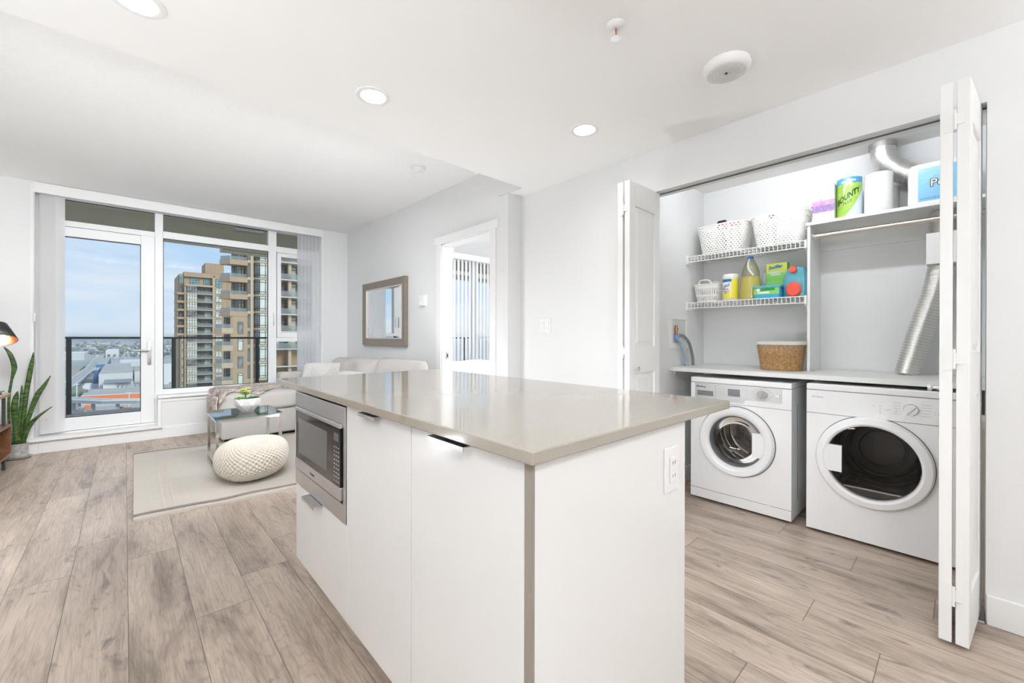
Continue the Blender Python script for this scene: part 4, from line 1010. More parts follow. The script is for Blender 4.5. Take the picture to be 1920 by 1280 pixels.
dd = part('detergent_drawer', m_silver, cpn, lambda b: b.bbox(FX-.006, FX-.003, 1.128, 1.258, .703, .797, .001))
part('drawer_grip', mat('grip_shadow', (.22,.22,.22), .4, .3), dd, lambda b: b.box(FX-.0065, FX-.006, 1.140, 1.245, .716, .750))
text('lettering', 'Blomberg', .015, (FX-.0062, 1.250, .772), *NX, m_black, dd, bold=.0004)
part('display', mat('lcd_dim', (.24,.25,.27), .2), cpn, lambda b: b.box(FX-.0045, FX-.003, .975, 1.048, .728, .775))
for y, z in ((1.087,.765),(1.087,.748),(1.087,.731),(.953,.767),(.953,.745)): part('button', m_steel, cpn, lambda b: b.box(FX-.0055, FX-.003, y-.012, y+.012, z, z+.008))
part('start_bar', m_steel, cpn, lambda b: b.box(FX-.006, FX-.003, .975, 1.062, .708, .714))
part('power_button', m_steel, cpn, lambda b: b.bbox(FX-.008, FX-.003, .752, .778, .748, .762, .001))
kc = A(1429.6,739.5,x=FX)
part('dial', m_chrome, cpn, lambda b: (b.cyl((FX-.003,kc.y,kc.z),(FX-.014,kc.y,kc.z),.028,32), b.box(FX-.022,FX-.012,kc.y-.006,kc.y+.006,kc.z-.027,kc.z+.027,0,Matrix.Rotation(.5,3,'X'))), smooth=True)
part('printed_mark', mat('print_grey', (.35,.35,.35), .5), cpn, lambda b: [b.box(FX-.0033, FX-.003, kc.y+.052*math.cos(a)-.011, kc.y+.052*math.cos(a)+.011, kc.z+.036*math.sin(a)-.0012, kc.z+.036*math.sin(a)+.0012) for a in [k*PI/7 for k in range(14)]] and None)
dr_ = part('door_ring', m_enamel, t, lambda b: b.lathe([(.222,FX-.001),(.222,FX-.020),(.214,FX-.034),(.190,FX-.036),(.172,FX-.026),(.163,FX-.012),(.160,FX+.010)], (0,wcy,wcz), 72, 0, 'x'), smooth=True)
part('rim_gap', m_seam, t, lambda b: b.lathe([(.224,FX-.0015),(.228,FX-.0015),(.228,FX)], (0,wcy,wcz), 72, 0, 'x'))
part('gasket', m_rubber, t, lambda b: b.lathe([(.163,FX-.010),(.150,FX+.004),(.146,FX+.03),(.158,FX+.05),(.16,FX+.07)], (0,wcy,wcz), 56, 0, 'x'), smooth='all')
part('door_bowl', m_bowl, t, lambda b: b.lathe([(.155,FX-.006),(.14,FX+.004),(.125,FX+.03),(.10,FX+.055),(.0,FX+.062)], (0,wcy,wcz), 56, 0, 'x'), smooth='all')
part('door_handle', m_enamel, dr_, lambda b: b.prism([(wcy-.105,wcz+.075),(wcy-.105,wcz-.075),(wcy-.150,wcz-.075),(wcy-.168,wcz-.05),(wcy-.174,wcz),(wcy-.168,wcz+.05),(wcy-.150,wcz+.075)], 'x', FX-.033, FX-.008))
part('drum', [m_drum, m_drumd], t, lambda b: (b.lathe([(.160,FX+.068),(.235,FX+.085),(.240,FX+.11),(.240,FX+.33),(.225,FX+.35)], (0,wcy,wcz), 60, 0, 'x'), b.lathe([(.225,FX+.35),(.21,FX+.352),(.19,FX+.335),(.17,FX+.352),(.14,FX+.338),(.12,FX+.355),(0,FX+.36)], (0,wcy,wcz), 60, 0, 'x'),
    [b.cyl((FX+.15+.035*(k % 5), wcy+.238*math.cos(a), wcz+.238*math.sin(a)), (FX+.15+.035*(k % 5), wcy+.2395*math.cos(a), wcz+.2395*math.sin(a)), .0085, 6, 1) for k in range(150) for a in [k*.37]]), smooth=True)
for k in range(3):
    a = .7+k*2*PI/3
    part('paddle', m_drum, t, lambda b: b.grid(lambda u, v: Vector((FX+.10+.22*u, wcy+(.238-.05*math.sin(PI*v))*math.cos(a+(v-.5)*.32), wcz+(.238-.05*math.sin(PI*v))*math.sin(a+(v-.5)*.32))), 3, 8), smooth='all')
part('side_groove', m_seam, t, lambda b: b.box(FX+.13,FX+.135,wy0-.0006,wy0,.12,.70))

# dryer
dy0, dy1, dcy, dcz = .018, .618, .330, .450
t = thing('tumble_dryer', 'white front loading tumble dryer with a dark round window, beside the right folding door', 'dryer', (FX, .318, 0))
machine_body(t, dy0, dy1, .812, dcy, dcz, .205)
part('lid', m_enamel, t, lambda b: b.bbox(FX-.001, 3.475, dy0-.001, dy1+.001, .813, .848, .006))
for q in ((FX-.0006, FX, dy0, dy1, .680, .682), (FX-.0008, FX, dy0, dy1, .8115, .8130)): part('seam', m_seam, t, lambda b: b.box(*q))
cpn = part('control_panel', m_enamel, t, lambda b: b.bbox(FX-.003, FX, dy0+.001, dy1-.001, .683, .810, .001))
text('lettering', 'Blomberg', .013, (FX-.0032, .590, .771), *NX, mat('print_silver', (.5,.5,.5), .3, .5), cpn, bold=.0003)
kc = A(1708,768,x=FX)
part('dial', m_white, cpn, lambda b: (b.cyl((FX-.003,kc.y,kc.z),(FX-.014,kc.y,kc.z),.027,32), b.box(FX-.021,FX-.012,kc.y-.005,kc.y+.005,kc.z-.026,kc.z+.026,0,Matrix.Rotation(.7,3,'X'))), smooth=True)
part('dial_rim', m_seam, cpn, lambda b: b.lathe([(.027,FX-.0036),(.0285,FX-.0036),(.0285,FX-.003)], (0,kc.y,kc.z), 32, 0, 'x'))
part('printed_mark', mat('print_grey', (.35,.35,.35), .5), cpn, lambda b: ([b.box(FX-.0033, FX-.003, kc.y+sg*(.036+.03), kc.y+sg*(.036), kc.z+.028-.014*k, kc.z+.0292-.014*k) if sg > 0 else b.box(FX-.0033, FX-.003, kc.y-.075, kc.y-.036, kc.z+.028-.014*k, kc.z+.0292-.014*k) for sg in (1,-1) for k in range(5)], [b.box(FX-.0033, FX-.003, .292, .298, .752-.0125*k, .7545-.0125*k) for k in range(4)], b.box(FX-.0033,FX-.003,.318,.328,.752,.7535)))
for q in ((.258,.274,.735,.743),(.232,.248,.735,.743),(.082,.096,.735,.752)): part('button', m_white, cpn, lambda b: b.bbox(FX-.008,FX-.003,*q,.001))
dr_ = part('door_ring', m_enamel, t, lambda b: b.lathe([(.240,FX-.001),(.240,FX-.022),(.232,FX-.036),(.205,FX-.040),(.195,FX-.034),(.191,FX-.022),(.190,FX+.004)], (0,dcy,dcz), 76, 0, 'x', sy=1), smooth=True)
part('rim_gap', m_seam, t, lambda b: b.lathe([(.240,FX-.0015),(.2430,FX-.0015),(.2430,FX)], (0,dcy,dcz), 76, 0, 'x'))
part('door_window', m_bowld, t, lambda b: b.lathe([(.191,FX-.020),(.16,FX-.026),(0,FX-.030)], (0,dcy,dcz), 56, 0, 'x'), smooth='all')
part('door_handle', m_enamel, dr_, lambda b: b.prism([(dcy+.120,dcz+.072),(dcy+.120,dcz-.072),(dcy+.178,dcz-.072),(dcy+.195,dcz-.04),(dcy+.200,dcz),(dcy+.195,dcz+.04),(dcy+.178,dcz+.072)], 'x', FX-.038, FX-.018))
part('drum', [m_drumd, mat('drum_back', (.20,.19,.185), .35, .9, bump=(70,.25,(1,1,1)))], t, lambda b: (b.lathe([(.205,FX+.01),(.255,FX+.03),(.26,FX+.10)]+[(.26-.016*(i % 2),FX+.12+.03*i) for i in range(9)]+[(.25,FX+.42)], (0,dcy,dcz), 60, 0, 'x'), b.lathe([(.25,FX+.42),(.17,FX+.415),(.165,FX+.43),(0,FX+.43)], (0,dcy,dcz), 60, 1, 'x')), smooth=True)
for rr_, xx_ in [(.246-.004*(k % 2), FX+.13+.033*k) for k in range(8)]+[(.20,FX+.405),(.15,FX+.405),(.10,FX+.405)]:
    part('drum_rib', m_steel, t, lambda b: b.lathe([(rr_+.010,xx_-.006),(rr_,xx_),(rr_+.010,xx_+.006)], (0,dcy,dcz), 60, 0, 'x'), smooth='all')
part('lint_filter', m_drumd, t, lambda b: b.bbox(FX+.01,FX+.12,dcy-.16,dcy+.13,dcz-.20,dcz-.145,.01))
part('paddle', m_drum, t, lambda b: [b.grid(lambda u, v, a=a: Vector((FX+.12+.28*u, dcy+(.257-.04*math.sin(PI*v))*math.cos(a+(v-.5)*.25), dcz+(.257-.04*math.sin(PI*v))*math.sin(a+(v-.5)*.25))), 3, 6) for a in (1.2,3.3,5.4)] and None, smooth='all')

# ---- ducts
m_duct = mat('aluminium_duct', (.66,.65,.63), .36, 1, bump=(25,.12,(1,1,1)))
def spline(pts, n=10):
    P_ = [Vector(p) for p in pts]; Q = []
    for i in range(len(P_)-1):
        p0, p1, p2, p3 = P_[max(i-1,0)], P_[i], P_[i+1], P_[min(i+2,len(P_)-1)]
        for k in range(n):
            u = k/n; Q.append(.5*((2*p1)+(p2-p0)*u+(2*p0-5*p1+4*p2-p3)*u*u+(3*p1-p0-3*p2+p3)*u**3))
    return Q+[P_[-1]]
def duct(b, pts, r, pitch=.009):
    Q = spline(pts, 40); L = [0]
    for a, c in zip(Q, Q[1:]): L.append(L[-1]+(c-a).length)
    n = int(L[-1]/pitch)*2; P_ = []; j = 0
    for k in range(n+1):
        s = L[-1]*k/n
        while j < len(Q)-2 and L[j+1] < s: j += 1
        P_.append(Q[j].lerp(Q[j+1], (s-L[j])/max(1e-9, L[j+1]-L[j])))
    b.tube(P_, r, 28, radf=lambda u: r)
    for k in range(1, n, 2):
        t_ = (P_[k+1]-P_[k-1]).normalized(); e1 = t_.orthogonal().normalized(); e2 = t_.cross(e1)
        b.tube([P_[k]+(e1*math.cos(2*PI*q/28)+e2*math.sin(2*PI*q/28))*(r+.0007) for q in range(28)], .0017, 5, 1, closed=True)
m_rib = mat('duct_rib', (.90,.89,.87), .3, .9)
t = thing('dryer_duct', 'flexible aluminium duct curving down from the closet ceiling behind the paper towels', 'duct', (3.36,.32,HK))
part('hose', [m_duct, m_rib], t, lambda b: duct(b, [(3.40,.340,HK-.001),(3.41,.33,2.2),(3.43,.26,2.115),(3.44,.15,2.04),(3.44,.09,1.95),(3.44,.08,1.847)], .060), smooth='all')
part('collar', m_steel, t, lambda b: b.lathe([(.064,HK-.03),(.066,HK-.03),(.066,HK)], (3.40,.340,0), 28), smooth=True)
t = thing('dryer_duct', 'straight flexible aluminium duct slanting down to the counter behind the dryer', 'duct', (3.36,.22,.895))
part('hose', [m_duct, m_rib], t, lambda b: duct(b, [(3.37,.228,.896),(3.375,.17,1.15),(3.38,.115,1.36),(3.385,.085,1.52)], .056, .0165), smooth='all')
t = thing('lint_trap', 'white lint trap box joining the two ducts under the shelf', 'lint trap', (3.38,.08,1.52))
part('box', m_white, t, lambda b: b.bbox(3.30,3.46,.005,.145,1.521,1.695,.004))
part('collar', m_duct, t, lambda b: b.lathe([(.052,1.695),(.052,1.825)], (3.385,.08,0), 28), smooth=True)

# ---- baskets
def sup(a, wx, wy, e=4.0):
    c, s_ = math.cos(a), math.sin(a); k = (abs(c)**e+abs(s_)**e)**(-1/e); return wx*k*c, wy*k*s_
def slat_basket(t, cx, cy, z0, z1, bx, by, tx, ty, n, mrows, mt, rimh=.012, vertical=False):
    def P_(u, v, e=4.0):
        a = 2*PI*u; wx, wy = lerp(bx,tx,v), lerp(by,ty,v); x, y = sup(a, wx, wy, e); return Vector((cx+x, cy+y, lerp(z0,z1,v)))
    b = MB()
    if vertical: sk = lambda i, j: i % 2 == 1 and 0 < j < mrows-1 and j % 4 != 3
    else: sk = lambda i, j: (i+(j//2)) % 2 == 1 and j % 2 == 1 and 0 < j < mrows-1
    b.grid(P_, n, mrows, wu=True, skip=sk); b.build('body', mt, t, solid=.003)
    b = MB(); b.tube([P_(k/64, 1) for k in range(64)], .005, 8, closed=True); b.build('rim', mt, t, smooth='all')
    b = MB(); b.grid(lambda u, v: Vector((cx,cy,z0+.002)).lerp(P_(u,0), .02+.98*v), 40, 1, wu=True); b.build('base', mt, t)
m_bask = mat('basket_plastic', (.86,.85,.82), .4)
def basket(label, cy, wt_, wb, h=.215, z0=ZU):
    t = thing('storage_basket', label, 'basket', (3.35,cy,z0), None)
    slat_basket(t, 3.36, cy, z0, z0+h, .105, wb/2, .13, wt_/2, 96, 29, m_bask)
    for s_ in (-1,1):
        part('handle', m_bask, t, lambda b: b.tube([(3.36-.05,cy+s_*wt_/2,z0+h),(3.36-.04,cy+s_*(wt_/2+.008),z0+h+.022),(3.36+.04,cy+s_*(wt_/2+.008),z0+h+.022),(3.36+.05,cy+s_*wt_/2,z0+h)], .005, 8), smooth='all')
    return t
basket('white slatted plastic basket with a spray bottle inside, left on the upper wire shelf', 1.238, .362, .285)
basket('white slatted plastic basket on the upper wire shelf, right beside the tissue box', .865, .340, .27)
t = thing('spray_bottle', 'black and orange trigger of a spray bottle sticking out of the left basket', 'bottle', (3.34,1.26,ZU+.004))
part('body', mat('spray_body', (.55,.6,.6), .3), t, lambda b: b.lathe([(0,ZU+.004),(.035,ZU+.004),(.038,ZU+.12),(.014,ZU+.18),(.014,ZU+.205)], (3.34,1.26,0), 20), smooth=True)
part('trigger', m_black, t, lambda b: (b.prism([(1.225,ZU+.262),(1.275,ZU+.262),(1.292,ZU+.240),(1.275,ZU+.228),(1.225,ZU+.238)], 'x', 3.325, 3.355), b.box(3.33,3.35,1.27,1.284,ZU+.20,ZU+.24)))
part('collar', mat('orange_plastic', (.80,.22,.06), .4), t, lambda b: b.cyl((3.34,1.235,ZU+.20),(3.34,1.225,ZU+.245),.016,16))
t = thing('cleaner_bottle', 'bottle with a red cap showing over the rim of the left basket', 'bottle', (3.34,1.16,ZU+.004))
part('body', m_white, t, lambda b: b.lathe([(0,ZU+.004),(.032,ZU+.004),(.034,ZU+.17),(.020,ZU+.205)], (3.34,1.16,0), 20), smooth=True)
part('cap', mat('red_cap', (.75,.06,.03), .35), t, lambda b: b.lathe([(.036,ZU+.205),(.036,ZU+.228),(.030,ZU+.238),(0,ZU+.240)], (3.34,1.16,0), 24), smooth=True)
t = thing('cleaner_bottle', 'dark capped bottle just showing over the rim of the right basket', 'bottle', (3.34,.92,ZU+.004))
part('body', m_white, t, lambda b: b.lathe([(0,ZU+.004),(.03,ZU+.004),(.03,ZU+.18),(.014,ZU+.205)], (3.34,.92,0), 20), smooth=True)
part('cap', m_black, t, lambda b: b.lathe([(.016,ZU+.205),(.016,ZU+.235),(0,ZU+.236)], (3.34,.92,0), 18), smooth=True)
t = thing('storage_basket', 'small white slotted basket with arched handles at the left of the lower wire shelf', 'basket', (3.33,1.345,ZL))
slat_basket(t, 3.345, 1.347, ZL, ZL+.135, .075, .075, .092, .098, 84, 9, m_bask, vertical=True)
for s_ in (-1,1):
    part('handle', m_bask, t, lambda b: b.tube(spline([(3.345+s_*.090,1.347-.048,ZL+.133),(3.345+s_*.092,1.347-.03,ZL+.165),(3.345+s_*.092,1.347+.03,ZL+.165),(3.345+s_*.090,1.347+.048,ZL+.133)],4), .006, 8), smooth='all')
t = thing('wicker_basket', 'brown woven seagrass basket with a white liner on the laundry counter', 'basket', (3.19,.80,ZC))
m_wick = mat('seagrass', (.50,.30,.135), .8, bump=(120,.7,(1,1,1)), var=(70,.45))
def wick(u, v):
    a = 2*PI*u; x, y = sup(a, lerp(.105,.125,v), lerp(.112,.137,v), 2.6); d = .003*math.sin(u*2*PI*44+v*0)*math.sin(v*PI*26) + .0022*math.sin(v*PI*26*2)
    k = 1+d/.12; return Vector((3.215+x*k, .828+y*k, lerp(ZC+.001, ZC+.185, v)))
part('body', m_wick, t, lambda b: b.grid(wick, 264, 104, wu=True), smooth='all')
part('base', m_wick, t, lambda b: b.grid(lambda u, v: Vector((3.215,.828,ZC+.002)).lerp(Vector((*[q for q in (3.215+sup(2*PI*u,.105,.112,2.6)[0], .828+sup(2*PI*u,.105,.112,2.6)[1])], ZC+.002)), .02+.98*v), 48, 1, wu=True))
m_liner = fabric('liner_cotton', (.78,.76,.72))
part('liner', m_liner, t, lambda b: b.grid(lambda u, v: (lambda k, z: Vector((3.215+sup(2*PI*u,.125,.137,2.6)[0]*k, .828+sup(2*PI*u,.125,.137,2.6)[1]*k, z)))(*((1.035,lerp(ZC+.168,ZC+.192,v*2)) if v <= .5 else (lerp(1.0,.9,v*2-1),lerp(ZC+.198,ZC+.10,v*2-1)))), 96, 6, wu=True), smooth='all')

# letters bent round the roll
def bent_text(s, size, a_mid, z, mt, parent, r, slope, bold=.001, x_sc=1.0, cx=3.315, cy=.486, ZT=ZT):
    o = text('lettering', s, size, (0,0,0), (1,0,0), (0,1,0), mt, None, extr=.0002, bold=bold, align='CENTER')
    for v in o.data.vertices:
        u, w_, d_ = v.co.x, v.co.y, v.co.z
        a = a_mid + u*x_sc/r; rr = r+d_
        v.co = Vector((cx+rr*math.cos(a), cy+rr*math.sin(a), ZT+z+w_+slope*u)) - ORG[parent.name]
    o.parent = parent; ORG[o.name] = ORG[parent.name]; return o
# ---- cleaning supplies on the lower wire shelf
t = thing('wipes_canister', 'white and yellow canister of disinfecting wipes on the lower wire shelf', 'canister', (3.31,1.178,ZL))
cx, cy = 3.305, 1.178
m_yel = mat('label_yellow', (.83,.72,.08), .4); m_lblue = mat('label_blue', (.02,.14,.42), .4); m_pkw = mat('packaging_white', (.85,.85,.84), .4)
part('tub', m_pkw, t, lambda b: b.lathe([(0,ZL),(.050,ZL),(.053,ZL+.005),(.053,ZL+.165),(.050,ZL+.17)], (cx,cy,0), 40), smooth=True)
part('lid', m_pkw, t, lambda b: b.lathe([(.0545,ZL+.168),(.0545,ZL+.186),(.050,ZL+.198),(0,ZL+.202)], (cx,cy,0), 40), smooth=True)
def arc_label(a0, a1, z0, z1, r): return lambda b: b.grid(lambda u, v: Vector((cx+r*math.cos(lerp(a0,a1,u)), cy+r*math.sin(lerp(a0,a1,u)), lerp(z0,z1,v))), 16, 1)
lab = part('label', m_yel, t, arc_label(PI*.55, PI*1.6, ZL+.018, ZL+.162, .0535), smooth='all')
part('label_field', m_pkw, lab, arc_label(PI*.62, PI*1.12, ZL+.060, ZL+.140, .0538), smooth='all')
part('label_band', m_lblue, lab, arc_label(PI*.64, PI*1.14, ZL+.140, ZL+.160, .0539), smooth='all')
bent_text('Lysol', .036, PI*.89, .100, m_lblue, lab, .0541, .25, .0010, .80, cx, cy, ZL)
part('label_swoosh', mat('label_red', (.6,.05,.05), .4), lab, arc_label(PI*.72, PI*1.02, ZL+.084, ZL+.090, .0541), smooth='all')
bent_text('DISINFECTING', .010, PI*.90, .068, m_seam, lab, .0541, 0, .0002, .8, cx, cy, ZL)
bent_text('WIPES', .010, PI*.90, .056, m_seam, lab, .0541, 0, .0002, .8, cx, cy, ZL)

t = thing('cleaner_bottle', 'tall clear bottle of yellow cleaner with a blue cap on the lower wire shelf', 'bottle', (3.31,1.045,ZL))
m_ycl = mat('yellow_cleaner', (.62,.52,.13), .2, coat=.4, trans=.25); m_cpl = thin_glass('clear_plastic', (.9,.9,.82), .8, .05, .35, (.62,.60,.48))
prof = [(.066,.0),(.069,.006),(.0665,.012),(.069,.022),(.0665,.030),(.069,.040),(.0665,.048),(.068,.058),(.0665,.066),(.068,.078),(.066,.090),(.062,.13),(.059,.165)]
part('body', m_ycl, t, lambda b: b.lathe([(0,ZL)]+[(r,ZL+h) for r,h in prof]+[(0,ZL+.165)], (3.31,1.045,0), 40, sy=1.0), smooth=True)
part('neck', m_cpl, t, lambda b: b.lathe([(.059,ZL+.165),(.056,ZL+.20),(.047,ZL+.235),(.032,ZL+.27),(.020,ZL+.293),(.018,ZL+.300)], (3.31,1.045,0), 40), smooth=True)
part('cap', m_lblue, t, lambda b: b.lathe([(.0195,ZL+.295),(.0195,ZL+.312),(0,ZL+.313)], (3.31,1.045,0), 24), smooth=True)
part('handle', mat('handle_frost', (.66,.65,.54), .3), t, lambda b: b.tube(spline([(3.31-.953*d-.3*l, 1.045-.3*d+.953*l, ZL+z) for d, l, z in ((.012,.006,.292),(.036,.014,.262),(.053,.012,.22),(.060,-.006,.185),(.060,-.018,.168))],5), .0085, 10), smooth='all')
t = thing('spray_bottle', 'small pale bottle half hidden behind the yellow cleaner', 'bottle', (3.43,.985,ZL))
part('body', mat('bottle_lilac', (.62,.64,.70), .35), t, lambda b: b.lathe([(0,ZL),(.035,ZL),(.035,ZL+.13),(.022,ZL+.17),(.014,ZL+.20),(0,ZL+.20)], (3.43,.985,0), 24), smooth=True)

m_grn = mat('box_green', (.22,.55,.13), .45); m_lime = mat('box_lime', (.60,.66,.10), .45); m_tub = mat('tub_blue', (.04,.36,.60), .35)
t = thing('cloth_box', 'green and lime cardboard box of sweeping cloths standing behind the blue tub', 'box', (3.40,.893,ZL))
part('carton', m_grn, t, lambda b: b.bbox(3.372, 3.44, .833, .962, ZL, ZL+.256, .001))
lab = part('label', m_lime, t, lambda b: b.box(3.3712, 3.372, .834, .961, ZL+.185, ZL+.255))
text('lettering', 'Swiffer', .031, (3.3705,.948,ZL+.213), (0,-1,.12), (0,0,1), m_lblue, lab, bold=.0012, shear=.2)
text('lettering', 'SWEEPING', .0165, (3.3705,.945,ZL+.187), *NX, m_pkw, lab, bold=.0008)
text('lettering', 'CLOTHS', .0165, (3.3705,.935,ZL+.171), *NX, m_pkw, lab, bold=.0008)
t = thing('wet_cloth_tub', 'low blue and green plastic tub in front of the sweeping cloth box', 'tub', (3.28,.92,ZL))
part('tub', m_tub, t, lambda b: b.prism([(3.283+x,.918+y) for x,y in rrect(.125,.165,.02)], 'z', ZL, ZL+.074))
part('lid', mat('lid_teal', (.10,.42,.52), .35), t, lambda b: b.prism([(3.283+x,.918+y) for x,y in rrect(.137,.178,.024)], 'z', ZL+.074, ZL+.086))
lab = part('label', m_grn, t, lambda b: b.box(3.2200, 3.2206, .842, .996, ZL+.026, ZL+.073))
part('label_field', mat('label_dkgreen', (.02,.28,.08), .4), lab, lambda b: b.box(3.2194, 3.2200, .868, .955, ZL+.052, ZL+.068))
part('label_mark', m_pkw, lab, lambda b: (b.cyl((3.2194,.968,ZL+.058),(3.2200,.968,ZL+.058),.011,20), b.box(3.2194,3.22,.900,.972,ZL+.034,ZL+.045)))
t = thing('detergent_jug', 'translucent blue jug with two red caps at the right end of the lower wire shelf', 'jug', (3.31,.762,ZL))
m_jug = mat('jug_blue', (.14,.50,.64), .25, coat=.4, trans=.3)
def jug(u, v):
    a = 2*PI*u; h = v*.205
    wy = .078 if h < .10 else .078-.030*((h-.10)/.105)**1.6; wx = .055 if h < .13 else .055-.015*((h-.13)/.075)
    if v > .93: f_ = math.sqrt(max(0, 1-((v-.93)/.07)**2)); wy *= .35+.65*f_; wx *= .35+.65*f_
    x, y = sup(a, wx, wy, 3); return Vector((3.315+x, .762+y, ZL+h))
part('body', m_jug, t, lambda b: (b.grid(jug, 48, 30, wu=True), b.grid(lambda u, v: Vector((3.315,.762,ZL+.205)).lerp(jug(u,1), .02+.98*v), 48, 1, wu=True), b.grid(lambda u, v: Vector((3.315,.762,ZL+.0005)).lerp(jug(u,0), .02+.98*v), 48, 1, wu=True)), smooth='all')
m_redc = mat('cap_red', (.80,.10,.06), .4)
part('cap', m_redc, t, lambda b: b.lathe([(.022,3.266),(.022,3.250),(.019,3.246),(0,3.245)], (0,.772,ZL+.182), 28, 0, 'x'), smooth=True)
part('tap', m_redc, t, lambda b: b.lathe([(.030,3.262),(.043,3.246),(.044,3.238),(.036,3.230),(0,3.228)], (0,.765,ZL+.050), 32, 0, 'x', sy=1.1), smooth=True)

# ---- paper goods on the shelf
t = thing('tissue_box', 'tall tissue box with a lavender field print on the right shelf', 'box', (3.30,.608,ZT))
ty0, ty1, tz = .551, .665, ZT+.232
part('carton', m_pkw, t, lambda b: b.bbox(3.252, 3.365, ty0, ty1, ZT, tz, .001))
m_lav = mat('lavender_field', (.30,.20,.42), .6, var=(160,.6)); m_lil = mat('lilac', (.50,.28,.70), .6, var=(25,.3)); m_pinkp = mat('pale_pink', (.66,.58,.60), .6)
lab = part('label', m_lav, t, lambda b: b.box(3.2512, 3.252, ty0, ty1, ZT+.062, ZT+.105))
part('label_band', m_lil, lab, lambda b: b.box(3.2512, 3.252, ty0, ty1, ZT+.105, ZT+.135))
part('label_field', m_pinkp, lab, lambda b: b.box(3.2512, 3.252, ty0, ty1, ZT+.0, ZT+.062))
rn = random.Random(3)
m_bird = mat('bird_grey', (.25,.24,.28), .6)
part('bird_print', m_bird, lab, lambda b: [b.box(3.2510, 3.252, y, y+.0025, z, z+.004) for y, z in [(rn.uniform(ty0+.004,ty1-.006), ZT+.137+rn.random()**1.8*.055) for _ in range(46)]] and None)
part('bird_print', m_bird, lab, lambda b: [b.box(3.2510, 3.252, y, y+.0025, z, z+.004) for y, z in [(rn.uniform(ty0,ty0+.06), tz-.012+rn.uniform(-.006,.006)) for _ in range(8)]] and None)
t = thing('paper_towel_pack', 'green and white wrapped paper towel rolls beside the tissue box', 'paper towels', (3.32,.486,ZT))
def roll(cx_, cy_, r, h, e=2): return lambda b: b.lathe([(0,ZT),(r-.004,ZT),(r,ZT+.006),(r,ZT+h-.008),(r-.006,ZT+h),(.02,ZT+h-.002),(.02,ZT+h-.03),(0,ZT+h-.03)], (cx_,cy_,0), 44)
part('roll', m_pkw, t, roll(3.315,.486,.0625,.25), smooth=True)
cx, cy = 3.315, .486
def arcl(a0, a1, zf, zg, r, n=24): return lambda b: b.grid(lambda u, v: Vector((cx+r*math.cos(lerp(a0,a1,u)), cy+r*math.sin(lerp(a0,a1,u)), lerp(ZT+zf(u),ZT+zg(u),v))), n, 1)
m_bgreen = mat('wrap_green', (.30,.50,.07), .35, coat=.4, var=(14,.2)); m_bblue = mat('wrap_blue', (.07,.33,.58), .35, coat=.4)
lab = part('label', m_bgreen, t, arcl(PI*.45, PI*1.42, lambda u: .002+max(0,(u-.42))**1.3*.34, lambda u: .212, .0630), smooth='all')
part('label_band', m_bblue, lab, arcl(PI*.45, PI*1.45, lambda u: .212, lambda u: .248, .0631), smooth='all')
part('label_field', mat('wrap_pale', (.62,.72,.82), .35, coat=.4), t, arcl(PI*1.0, PI*1.5, lambda u: .004, lambda u: .21, .0627), smooth='all')
bent_text('BOUNTY', .050, PI*1.01, .118, m_black, lab, .0638, .36, .0012, .60)
bent_text('PLUS', .026, PI*1.0, .088, m_seam, lab, .0637, .36, .0002, .8)
bent_text('select-a-size', .015, PI*1.02, .222, m_pkw, lab, .0637, .08)
t = thing('paper_towel_pack', 'plain white wrapped paper towel roll in the middle of the right shelf', 'paper towels', (3.32,.352,ZT))
part('roll', mat('towel_wrap', (.86,.86,.85), .3, coat=.5, bump=(14,.5,(1,1,8))), t, roll(3.318,.349,.067,.245), smooth=True)
part('roll', mat('towel_wrap', (.86,.86,.85), .3), t, roll(3.449,.330,.062,.185), smooth=True)
t = thing('paper_towel_pack', 'white tissue roll pack with a blue label, partly hidden by the right folding door', 'paper towels', (3.33,.13,ZT))
def pack(b):
    pts = rrect(.115, .225, .045, 8); pts = [(3.3125+x, .108+y) for x, y in pts]
    n = len(pts); rings = []
    for zz, s_ in ((0,.97),(.008,1),(.205,1),(.222,.985),(.232,.93)):
        rings.append([b.bm.verts.new((3.3125+(x-3.3125)*s_, .108+(y-.108)*s_, ZT+zz)) for x, y in pts])
    for a_, c_ in zip(rings, rings[1:]):
        for k in range(n): b.bm.faces.new((a_[k],a_[(k+1)%n],c_[(k+1)%n],c_[k]))
    b.bm.faces.new(rings[-1]); b.bm.faces.new(rings[0][::-1])
part('wrap', mat('towel_wrap', (.86,.86,.85), .3), t, pack, smooth=True)
lab = part('label', mat('label_sky', (.22,.50,.72), .3, coat=.5, bump=(10,.6,(1,1,1))), t, lambda b: b.box(3.2540, 3.2552, -.01, .176, ZT+.022, ZT+.205))
text('lettering', 'Po', .056, (3.2528,.128,ZT+.098), (0,-1,.05), (0,0,1), m_black, lab, bold=.0035)
text('lettering', 'Po', .056, (3.2522,.128,ZT+.098), (0,-1,.05), (0,0,1), m_pkw, lab, bold=.0002)
text('lettering', '6 ROLLS 225 SHEETS', .012, (3.2532,.168,ZT+.032), *NX, m_lblue, lab)
# narrow bin in the gap right of the folded doors
t = thing('storage_bin', 'beige plastic bin just visible in the gap beside the right folding door', 'bin', (2.80,-.155,0))
part('body', mat('bin_beige', (.62,.56,.47), .5), t, lambda b: b.prism([(-.05,.0),(-.26,.0),(-.275,.72),(-.035,.72)], 'x', 2.68, 2.86))
part('lid', mat('bin_lid', (.70,.64,.56), .5), t, lambda b: b.bbox(2.67, 2.87, -.28, -.03, .72, .76, .006))

